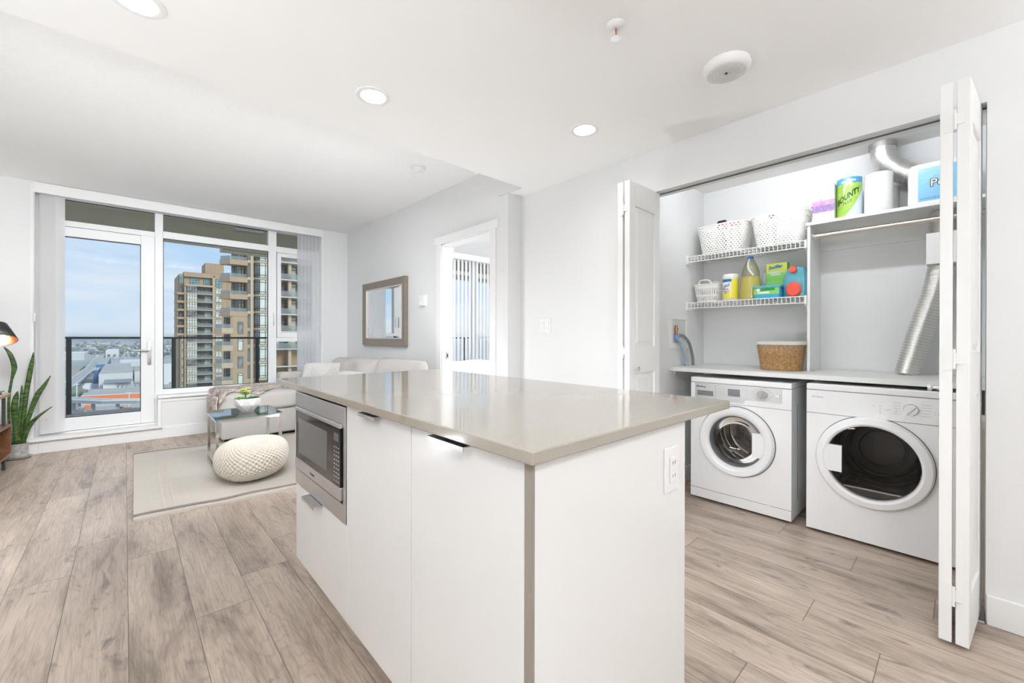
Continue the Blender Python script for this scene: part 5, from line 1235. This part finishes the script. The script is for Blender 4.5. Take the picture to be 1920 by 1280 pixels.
t = thing('closet_fill', 'unseen fill strip added behind the header inside the laundry closet', 'light', (2.64,.6,HK))  # hidden strip added to brighten the closet inside
part('housing', m_white, t, lambda b: b.bbox(2.60,2.68,.05,1.25,HK-.03,HK,.004))
part('diffuser', mat('opal_strip', (1,1,1), .4, emit=((1,.985,.96), 2)), t, lambda b: b.box(2.605,2.675,.06,1.24,HK-.036,HK-.03))
l = bpy.data.lights.new('fill_strip', 'AREA'); l.shape = 'RECTANGLE'; l.size = 1.1; l.size_y = .06; l.energy = 8.6; l.color = FILL_COL
o = bpy.data.objects.new('fill_strip', l); COL.objects.link(o); o.parent = t; o.location = (.02,.05,-.04); dz = Vector((-1,0,.12)).normalized(); o.rotation_euler = Matrix((Vector((0,1,0)), dz.cross(Vector((0,1,0))), dz)).transposed().to_euler()

# ================================================================== LIVING ROOM
# rug
RC = [(.062,5.30), (.038,3.358), (1.90,3.235), (1.95,5.20)]
def rugp(u, v, z=0):
    p = Vector((*RC[1],0)).lerp(Vector((*RC[2],0)), u).lerp(Vector((*RC[0],0)).lerp(Vector((*RC[3],0)), u), v)
    wv = .010*math.sin(u*17)+.006*math.sin(u*41+1)
    p.y += wv*(1 if v > .5 else .7)*abs(2*v-1); p.z = z; return p
t = thing('rug', 'pale cream flatweave rug with brown border lines under the glass table', 'rug', (.04,3.36,0))
def rugmesh(b):
    def zt(u, v): return .016+.0012*math.sin(v*150)*math.sin(u*9)
    b.grid(lambda u, v: rugp(u, v, zt(u,v)), 60, 120)
    for v in (0,1): b.grid(lambda u, w_: rugp(u, v, lerp(.0005, zt(u,v), w_)), 60, 1)
    for u in (0,1): b.grid(lambda v, w_: rugp(u, v, lerp(.0005, zt(u,v), w_)), 120, 1)
part('pile', m_rug, t, rugmesh, smooth=True)
def rug_line(b, v0, wd):
    b.grid(lambda u, w_: rugp(u, v0+(w_-.5)*wd+.004*math.sin(u*23)+.003*math.sin(u*7), .0185), 80, 1)
part('border_line', m_rugline, t, lambda b: rug_line(b, .036, .020)); part('border_line', m_rugline, t, lambda b: rug_line(b, .968, .018))
m_rugf = fabric('rug_faint_line', (.54,.48,.43), scale=90)
for u0 in (.080, .108): part('cross_line', m_rugf, t, lambda b: b.grid(lambda v, w_: rugp(u0+(w_-.5)*.006+.0012*math.sin(v*60), lerp(.05,.96,v), .0190), 60, 1))

# sofa with chaise
def pillow_fn(w_, h_, t_, M_, pinch=.06, seed=0):
    def fn(sgn):
        def g(u, v):
            a, c = 2*u-1, 2*v-1
            k = ((1-abs(a)**3.2)*(1-abs(c)**3.2))
            z = sgn*t_/2*max(0,k)**.42*(1+.10*math.sin(5*a+seed)*math.sin(4*c+seed*2))
            return M_ @ Vector((w_/2*a*(1-pinch*c*c), h_/2*c*(1-pinch*a*a), z))
        return g
    return fn
def cushion(b, w_, h_, t_, loc, rx=0, ry=0, rz=0, pinch=.06, seed=0, n=22):
    M_ = Matrix.Translation(loc) @ Matrix.Rotation(rz,4,'Z') @ Matrix.Rotation(ry,4,'Y') @ Matrix.Rotation(rx,4,'X')
    f = pillow_fn(w_, h_, t_, M_, pinch, seed); b.grid(f(1), n, n); b.grid(f(-1), n, n)
t = thing('sofa', 'light grey linen corner sofa with a chaise along the window', 'sofa', (1.6,4.6,0))
part('base', m_sofa, t, lambda b: b.bbox(1.42, 2.29, 3.35, 5.84, .05, .27, .02, seg=3), smooth=True)
part('chaise_base', m_sofa, t, lambda b: b.bbox(.725, 1.45, 5.16, 5.83, .045, .325, .022, seg=3), smooth=True)
def soft_box(b, x0, x1, y0, y1, z0, z1, r=.07, crown=.02):
    def f(u, v):
        a = 2*PI*u; th = (v-.5)*PI; e = .32
        sg = lambda s_, p: math.copysign(abs(s_)**p, s_)
        cx_, cy_, cz_ = (x0+x1)/2, (y0+y1)/2, (z0+z1)/2
        return Vector((cx_+(x1-x0)/2*sg(math.cos(th),e*.7)*sg(math.cos(a),e*.6), cy_+(y1-y0)/2*sg(math.cos(th),e*.7)*sg(math.sin(a),e*.6), cz_+(z1-z0)/2*sg(math.sin(th),e*1.3)))
    b.grid(f, 72, 28, wu=True)
part('chaise_cushion', m_sofa, t, lambda b: soft_box(b, .695, 1.46, 5.11, 5.84, .315, .515), smooth='all')
for y0_, y1_ in ((3.37,4.24),(4.25,5.13)): part('seat_cushion', m_sofa, t, lambda b: soft_box(b, 1.42, 2.10, y0_, y1_, .265, .45), smooth='all')
part('seat_cushion', m_sofa, t, lambda b: soft_box(b, 1.46, 2.10, 5.14, 5.66, .265, .45), smooth='all')
part('back_frame', m_sofa, t, lambda b: b.bbox(2.14, 2.29, 3.33, 5.84, .27, .74, .03, seg=3), smooth=True)
part('arm', m_sofa, t, lambda b: b.bbox(1.385, 2.2, 5.66, 5.835, .27, .672, .035, seg=4), smooth=True)
part('arm', m_sofa, t, lambda b: b.bbox(1.45, 2.2, 3.20, 3.36, .06, .60, .035, seg=4), smooth=True)
for i, (yc, w_, top, sd_) in enumerate(((5.38,.66,.835,1),(4.80,.68,.85,2),(3.93,.93,.872,4))):
    part('back_cushion', m_sofa, t, lambda b: cushion(b, w_, .46, .26, (2.06, yc, top-.215), rx=math.radians(78), rz=math.radians(-90), pinch=.03, seed=sd_), smooth='all')
for x, y in ((.78,5.22),(.78,5.78),(1.38,5.22),(1.5,3.42),(2.2,3.42),(2.2,5.78)): part('leg', m_black, t, lambda b: b.cyl((x,y,.012 if x < 1.95 and y < 5.2 else .0),(x,y,.06),.022,12))
m_pat = mat('stitch_grey', (.40,.38,.35), .8)
def throw_pillow(label, loc, w_, h_, rx, rz, seed, stitched, mt=m_pillow):
    t = thing('throw_pillow', label, 'pillow', loc)
    part('cover', mt, t, lambda b: cushion(b, w_, h_, .15, loc, rx=rx, rz=rz, pinch=.05, seed=seed, n=26), smooth='all')
    M_ = Matrix.Translation(loc) @ Matrix.Rotation(rz,4,'Z') @ Matrix.Rotation(rx,4,'X'); f = pillow_fn(w_, h_, .158, M_, .05, seed)(1)
    if stitched:
        def st(b):
            for k in range(4):
                for cx_ in (.27,.73):
                    s_ = .06+.055*k
                    pts = [f(cx_+dx*s_, .5+dy*s_*1.25) for dx, dy in ((0,-1),(.5,-.5),(1,0),(.5,.5),(0,1),(-.5,.5),(-1,0),(-.5,-.5))]
                    b.tube(pts, .0045, 5, closed=True)
            for k in range(5):
                u = .08+.84*k/4
        part('stitching', mt, t, st, smooth='all')
    return t
throw_pillow('cream throw pillow with raised diamond stitching in the sofa corner by the window', (1.80,5.36,.605), .50, .40, math.radians(68), math.radians(-28), 1, True)
throw_pillow('plain cream throw pillow leaning low behind the worktop edge, middle of the sofa', (1.83,4.72,.56), .46, .36, math.radians(60), math.radians(-75), 3, False)
throw_pillow('cream pillow with a patterned corner just showing over the worktop', (1.84,4.02,.56), .42, .40, math.radians(62), math.radians(-80), 2, True)
# fur throw
m_fur = mat('fur_beige', (.72,.66,.62), .9, var=(9,.25)); m_fur2 = mat('fur_taupe', (.48,.41,.37), .9, var=(9,.3)); m_fur3 = mat('fur_cream', (.78,.72,.67), .9)
def hide(u, v):
    "u across (left to right), v from the window side to over the front edge"
    x = .70+.72*u; back = 5.80-.05*math.sin(u*7); zt = .520
    arc = v*(.50+.26*math.exp(-((u-.52)/.13)**2)+.22*math.exp(-((u-.0)/.10)**2)+.04*math.sin(u*21)-.2*max(0,u-.7)); y = back-arc
    z = zt + .008*math.sin(u*14)*math.sin(v*9)
    if y < 5.16:
        d = 5.16-y; a = min(d/.05, PI/2*1.0); 
        if d < .0785: y = 5.16-.05*math.sin(d/.05); z = zt-.05*(1-math.cos(d/.05))
        else: y = 5.108; z = zt-.05-(d-.0785)
    if x < .76:
        q = (.76-x)/.06; z -= .05*(1-math.sqrt(max(0,1-q*q))) if q <= 1 else .05
    return Vector((x, y, z))
t = thing('fur_throw', 'shaggy beige and taupe faux fur throw draped over the chaise', 'throw', (1.0,5.45,.45))
part('hide', m_fur, t, lambda b: b.grid(lambda u, v: hide(u, v)+Vector((0,0,.004)), 40, 40), smooth='all', solid=.006)
def left_flap(u, v):
    y = lerp(5.62,5.12,u); d = v*(.15+.05*math.sin(u*6+1)); return Vector((.688-.012*math.sin(v*3), y-.02, .49-d))
part('side_flap', m_fur, t, lambda b: b.grid(left_flap, 20, 10), smooth='all', solid=.006)
fr_ = random.Random(11)
def strands(b, n, fn):
    for k in range(n):
        u, v = fr_.random(), fr_.random(); p = fn(u, v); p2 = fn(min(1,u+.02), v); p3 = fn(u, min(1,v+.02))
        nr = (p2-p).cross(p3-p)
        if nr.length < 1e-9: continue
        nr.normalize()
        if nr.z < -.01 or (abs(nr.z) < .3 and (nr.y > .3 or nr.x > .5)): nr = -nr
        L = fr_.uniform(.018,.040); cl_ = 6*math.sin(u*19+v*5)+3*math.sin(v*23)
        d = (nr*.75+Vector((math.sin(cl_)*.7, -.55, -.05+.3*fr_.random()))+Vector((fr_.uniform(-.4,.4),fr_.uniform(-.4,.4),fr_.uniform(-.2,.2)))).normalized()*L
        sd_ = d.cross(nr).normalized()*.0011 if d.cross(nr).length > 1e-6 else Vector((.001,0,0))
        base_ = p+nr*.004; tip = base_+d-Vector((0,0,L*.2)); mid = base_+d*.55+nr*.003
        vs = [b.bm.verts.new(q) for q in (base_-sd_, base_+sd_, mid+sd_*.8, tip, mid-sd_*.8)]
        c = math.sin(u*13+2*math.sin(v*9))*.5+.5
        mi = 1 if fr_.random() < .25+.35*c else (2 if fr_.random() < .45 else 0)
        f = b.bm.faces.new(vs); f.material_index = mi
fs = part('fur', [m_fur, m_fur2, m_fur3], t, lambda b: (strands(b, 26000, hide), strands(b, 4000, left_flap)), weld=False); fs['kind'] = 'stuff'

# glass side table
t = thing('glass_table', 'small chrome table with a clear glass top in front of the chaise', 'table', (.77,4.27,0))
TT = [(.531,4.543),(.522,3.990),(1.008,4.022),(1.021,4.539)]
m_tglass = thin_glass('table_glass', (.97,.99,.985), .9, 0); m_tedge = mat('glass_edge', (.25,.52,.47), .15, coat=.5)
part('glass_top', m_tglass, t, lambda b: b.prism(TT, 'z', .4445, .454))
def edge(b):
    for i in range(4):
        a_, c_ = Vector((*TT[i],0)), Vector((*TT[(i+1)%4],0)); n_ = (c_-a_).normalized().cross(Vector((0,0,1)))*-.0006
        b.bm.faces.new([b.bm.verts.new(q) for q in (a_+n_+Vector((0,0,.4455)), c_+n_+Vector((0,0,.4455)), c_+n_+Vector((0,0,.453)), a_+n_+Vector((0,0,.453)))])
part('glass_edge', m_tedge, t, edge)
q_ = .011
LG = [(.545,4.527),(.537,4.006),(.993,4.037),(1.006,4.524)]
for x, y in LG: part('leg', m_chrome, t, lambda b: b.bbox(x-q_, x+q_, y-q_, y+q_, .0195, .444, .0015))
for (x0,y0_),(x1,y1_) in ((LG[0],LG[1]),(LG[3],LG[2])): part('foot_rail', m_chrome, t, lambda b: b.tube([(x0,y0_-q_,.0325),(x1,y1_+q_,.0325)], .0125, 4))
def trail(b):
    for i in range(4):
        a_, c_ = Vector((*LG[i],.434)), Vector((*LG[(i+1)%4],.434)); d = (c_-a_).normalized()*q_; b.tube([a_+d, c_-d], .0125, 4)
part('top_rail', m_chrome, t, trail)

# faceted planter with succulents
pc = A(463,772,z=.456)+Vector((.012,.055,0)); px0, py0 = pc.x, pc.y
t = thing('succulent_planter', 'white faceted pot of green and yellow succulents on the glass table', 'potted plant', (px0,py0,.4545))
def facets(b):
    n = 7; rings = []
    for r, z, ro in ((.048,.4545,0),(.098,.515,PI/n),(.108,.572,0)):
        rings.append([b.bm.verts.new((px0+r*math.cos(2*PI*k/n+ro), py0+r*math.sin(2*PI*k/n+ro), z)) for k in range(n)])
    lip = [b.bm.verts.new((px0+.099*math.cos(2*PI*k/n), py0+.099*math.sin(2*PI*k/n), .572)) for k in range(n)]
    inn = [b.bm.verts.new((px0+.090*math.cos(2*PI*k/n), py0+.090*math.sin(2*PI*k/n), .545)) for k in range(n)]
    for k in range(n):
        k1 = (k+1) % n
        b.bm.faces.new((rings[0][k],rings[0][k1],rings[1][k])); b.bm.faces.new((rings[0][k1],rings[1][k1],rings[1][k]))
        b.bm.faces.new((rings[1][k],rings[1][k1],rings[2][k1])); b.bm.faces.new((rings[1][k],rings[2][k1],rings[2][k]))
        b.bm.faces.new((rings[2][k],rings[2][k1],lip[k1],lip[k])); b.bm.faces.new((lip[k],lip[k1],inn[k1],inn[k]))
    b.bm.faces.new(rings[0][::-1])
part('pot', mat('ceramic_white', (.80,.80,.79), .45), t, facets)
part('soil', m_soil, t, lambda b: b.lathe([(0,.556),(.088,.552)], (px0,py0,0), 14))
def rosette(b, c, r, n, lift=.6, mi=0):
    for ring, (k, rr, el) in enumerate(((n, 1.0, .25), (n, .75, .6), (max(5,n-2), .5, 1.0), (4, .3, 1.35))):
        for i in range(k):
            a = 2*PI*i/k+ring*.5; d = Vector((math.cos(a)*math.cos(el), math.sin(a)*math.cos(el), math.sin(el)*lift+.1)); s_ = Vector((-math.sin(a), math.cos(a), 0)); L = r*rr
            up_ = d.cross(s_)
            def f(u, v): 
                w_ = .30*L*math.sin(PI*min(1,u*.9+.08))**.8; th = .09*L*math.sin(PI*min(1,u*.85+.1)); q = 2*PI*v
                return Vector(c)+d*(L*u)+s_*(w_*math.cos(q))+up_*(th*math.sin(q)) + Vector((0,0,.15*L*u*u))
            b.grid(f, 5, 8, mi, wv=True)
m_suc = [mat('succulent_green', (.12,.30,.06), .45, var=(40,.4)), mat('succulent_yellow', (.62,.60,.22), .45, var=(40,.3)), mat('succulent_dark', (.08,.13,.06), .4, var=(40,.4)), mat('succulent_lime', (.35,.50,.10), .45, var=(40,.3))]
for dx, dy, z, r, n, mi in ((-.055,-.035,.558,.050,9,0),(-.05,.045,.558,.042,8,0),(.052,-.03,.560,.050,9,2),(.06,.04,.560,.042,8,0),(0,-.055,.562,.036,8,2),(-.012,.01,.600,.052,9,3),(-.03,-.01,.640,.034,8,1),(.0,.02,.645,.032,8,1),(-.01,-.03,.625,.032,7,1),(-.045,.02,.622,.026,7,1)):
    part('rosette', m_suc[mi], t, lambda b: rosette(b, (px0+dx,py0+dy,z), r, n), smooth='all', weld=False)
part('stem', m_suc[2], t, lambda b: (b.tube([(px0-.01,py0,.55),(px0-.012,py0+.005,.60),(px0-.02,py0,.64)], .006, 8), b.tube([(px0+.03,py0-.01,.556),(px0+.032,py0-.012,.625)], .004, 6, radf=lambda u: .004*(1-.8*u))))

# knitted pouf
pcx, pcy = .735, 3.79
t = thing('knitted_pouf', 'round cream chunky knitted pouf on the rug', 'pouf', (pcx,pcy,.013))
NC, NR = 42, 32
def pouf(u, v):
    th = PI*(v*.93+.0); a = 2*PI*u + .25*v
    r = 0.252*math.sin(th)**.62 if v < 1 else 0.252*math.sin(PI*.93)**.62
    z = .168+.150*math.copysign(abs(math.cos(th))**.85, math.cos(th))
    if v > .9: z = max(z, .015)
    rows = v*NR; col = u*NC*(1)
    row_i = math.floor(rows); fr2 = rows-row_i
    q1 = .5+.5*math.cos(2*PI*col)*math.cos(PI*rows)
    dim = (.017*q1**.6)*min(1, math.sin(th)*2.5)-.015
    nx_, nz_ = math.sin(th), math.cos(th)
    low = 1+.035*math.sin(3*a+1)+.02*math.sin(5*a)
    z_top = -.030*math.exp(-(math.sin(th)/.18)**2) if v < .5 else 0
    return Vector((pcx+(r*low+dim*nx_)*math.cos(a), pcy+(r*low+dim*nx_)*math.sin(a), max(.0135, z+dim*nz_+z_top+.012*math.cos(a-.6)*math.sin(th))))
part('cover', m_knit, t, lambda b: b.grid(pouf, NC*8, NR*6, wu=True), smooth='all')

# snake plant
plx, ply = -.711, 5.838
t = thing('snake_plant', 'tall snake plant in a whitewashed pot beside the media console', 'potted plant', (plx,ply,0))
part('pot', mat('whitewashed_wood', (.60,.58,.56), .8, bump=(40,.8,(14,14,1)), var=(30,.3)), t, lambda b: b.lathe([(0,.014),(.056,.014),(.062,.02),(.064,.135),(.058,.137),(.056,.118),(0,.118)], (plx,ply,0), 40), smooth=True)
part('saucer', mat('saucer_grey', (.50,.48,.46), .6), t, lambda b: b.lathe([(0,.004),(.075,.004),(.090,.016),(.087,.017),(.072,.012),(0,.012)], (plx,ply,0), 36), smooth=True)
part('soil', m_soil, t, lambda b: b.lathe([(0,.122),(.056,.120)], (plx,ply,0), 20))
def leaf_mat():
    M = bpy.data.materials.new('snake_leaf'); M.use_nodes = True; T = NT(M.node_tree); b = T.n['Principled BSDF']
    oc = T.coord('Object'); n = T.noise(T.mapping(oc, (16,16,75), (0,0,0)), 1, 4, .6, 1.2)
    c = T.ramp(n, [(.40,(.015,.038,.012)), (.50,(.05,.11,.022)), (.62,(.12,.20,.045))]); T.l.new(c, b.inputs['Base Color']); b.inputs['Roughness'].default_value = .4
    return M
m_leaf = leaf_mat()
LV = [([(24,832),(17,790),(17,745),(22,712),(27,688),(19,664),(7,650)], [6,5,6,5,12,10,1], -.03),
      ([(38,830),(44,785),(50,735),(56,700),(60,680),(63,660)], [8,9,11,12,10,1], .03),
      ([(31,832),(29,795),(27,765),(30,745),(33,733)], [9,12,15,12,1], -.04),
      ([(36,828),(37,785),(41,750),(41,735),(41,722)], [7,8,8,6,1], .02),
      ([(41,830),(50,795),(62,760),(72,738),(82,724),(95,704)], [8,10,12,14,10,1], -.01),
      ([(43,832),(50,808),(62,790),(78,776),(98,762)], [10,13,11,6,1], -.05),
      ([(34,830),(35,800),(37,780),(38,768)], [9,10,8,1], .0)]
for pts, wd, dy in LV:
    P3 = [A(x,y,y=ply+dy*min(1,i/2)) for i,(x,y) in enumerate(pts)]
    Q = spline(P3, 8); n = len(Q)-1; sc_ = 2.25/F_PX
    def f(u, v, Q=Q, wd=wd, n=n):
        i = min(n, int(round(u*n))); p = Q[i]; tg = (Q[min(n,i+1)]-Q[max(0,i-1)]).normalized()
        side = tg.cross(Vector((-.2,1,0))).normalized(); nn = side.cross(tg)
        k = u*(len(wd)-1); j = min(len(wd)-2, int(k)); w_ = lerp(wd[j], wd[j+1], k-j)*sc_*.5
        s_ = 2*v-1; return p+side*(w_*s_)+nn*(w_*.55*(s_*s_))
    part('leaf', m_leaf, t, lambda b: b.grid(f, n, 6), smooth='all', solid=.003)

# media console, lamp
t = thing('media_console', 'walnut media console with black metal posts at the left edge', 'console', (-.93,4.6,0), None, 0)
CR = math.radians(3.0); cpv = Vector((-.71,5.52,0))
def crot(b):
    R_ = Matrix.Rotation(-CR, 4, 'Z')
    for v in b.bm.verts: v.co = cpv+R_@(v.co-cpv)
def cpart(name, mt, fn):
    b = MB(); fn(b); crot(b); return b.build(name, mt, t)
cx0, cx1, cy0, cy1 = -1.10, -.71, 3.95, 5.52
cpart('top_board', m_woodtop, lambda b: b.bbox(cx0, cx1, cy0, cy1, .606, .629, .002))
cpart('carcass', m_wood, lambda b: (b.box(cx0, cx1, cy0, cy1, .344, .366), b.box(cx0, cx1, cy0, cy1, .10, .122), b.box(cx0, cx1, cy1-.02, cy1, .122, .344), b.box(cx0, cx1, cy0, cy0+.02, .122, .344), b.box(cx0, cx0+.012, cy0+.02, cy1-.02, .122, .344), b.box(cx0, cx1, 4.72, 4.74, .122, .344)))
for x, y in ((cx1-.02,cy1-.12),(cx1-.02,cy0+.12),(cx0+.02,cy1-.12),(cx0+.02,cy0+.12)):
    cpart('post', m_rail, lambda b: b.bbox(x-.010, x+.010, y-.010, y+.010, .366, .606, .002))
    cpart('leg', m_rail, lambda b: b.bbox(x-.010, x+.010, y-.010, y+.010, 0, .10, .002))
b = MB(); b.bbox(-.90,-.735,5.33,5.47,.6295,.652,.003); b.box(-.897,-.734,5.333,5.467,.633,.6485,1); o = b.build('book', [mat('book_green', (.04,.08,.06), .5), m_pkw], None, loc=(-.82,5.40,.6295)); tag(o, 'dark green book lying on top of the media console', 'book')
t = thing('table_lamp', 'lit black cone shade table lamp at the left edge of the picture', 'lamp', (-.86,5.02,.6295))
lx, ly = -.742, 5.235
RL = Matrix.Translation((lx,ly,1.135)) @ Matrix.Rotation(math.radians(-9), 4, 'Y') @ Matrix.Rotation(math.radians(-26), 4, 'X')
def lampshade(b):
    b.lathe([(.100,-.070),(.056,.072),(.050,.079)], (0,0,0), 48)
    for v in b.bm.verts: v.co = RL@v.co
part('lamp_shade', mat('shade_black', (.02,.02,.02), .35, coat=.3), t, lampshade, smooth='all', solid=.0015)
def shadein(b):
    b.lathe([(.0975,-.069),(.054,.070)], (0,0,0), 48)
    for v in b.bm.verts: v.co = RL@v.co
part('shade_lining', mat('shade_copper', (.62,.33,.18), .25, 1), t, shadein, smooth='all')
def bulb(b):
    b.lathe([(.034*math.sin(PI*i/12), -.030-.036*math.cos(PI*i/12)) for i in range(13)], (0,0,0), 24)
    for v in b.bm.verts: v.co = RL@v.co
part('bulb', mat('bulb_glow', (1,1,1), .5, emit=((1,.93,.82), 14)), t, bulb, smooth='all')
part('stem', m_rail, t, lambda b: b.tube(spline([(-.86,5.02,.64),(-.90,5.0,.95),(-.88,5.08,1.18),(-.82,5.20,1.225),(lx,ly,1.205)],6), .006, 8), smooth='all')
part('base', m_rail, t, lambda b: b.lathe([(0,.648),(.07,.645),(.08,.630),(0,.6295)], (-.86,5.02,0), 32), smooth=True)
l = bpy.data.lights.new('bulb_light', 'POINT'); l.shadow_soft_size = .038; l.energy = 40; l.color = (1,.94,.86)
o = bpy.data.objects.new('bulb_light', l); COL.objects.link(o); o.parent = t; o.location = (RL @ Vector((0,0,-.030))) - ORG[t.name]

# bed in the bedroom; unseen globes added as fill there and in the kitchen
t = thing('bed', 'white bed seen through the bedroom doorway', 'bed', (3.6,4.3,0))
part('mattress', m_pillow, t, lambda b: b.bbox(2.72,4.75,2.9,5.45,.28,.60,.05,seg=3), smooth=True)
part('base', m_sofa, t, lambda b: b.bbox(2.74,4.73,2.92,5.43,.06,.28,.01))
m_duv = fabric('duvet_white', (.80,.80,.80), scale=30, st=.7)
part('duvet', m_duv, t, lambda b: b.grid(lambda u, v: Vector((lerp(2.66,4.80,u), lerp(2.86,5.50,v), .705+.045*math.sin(PI*u)*math.sin(PI*v)**.4+.012*math.sin(u*17+3*math.sin(v*9))+.010*math.sin(v*23+u*6) - .30*max(0,(.04-u)/.04)**2-.30*max(0,(u-.96)/.04)**2-.30*max(0,(v-.96)/.04)**2-.30*max(0,(.04-v)/.04)**2)), 90, 90), smooth='all', solid=.02)
globe(4.4, 2.3, HL, 'added fill globe in the bedroom, out of sight', 1400)
globe(-.35, -.75, HK, 'added unseen fill globe behind the photographer', POW_GLOBE)
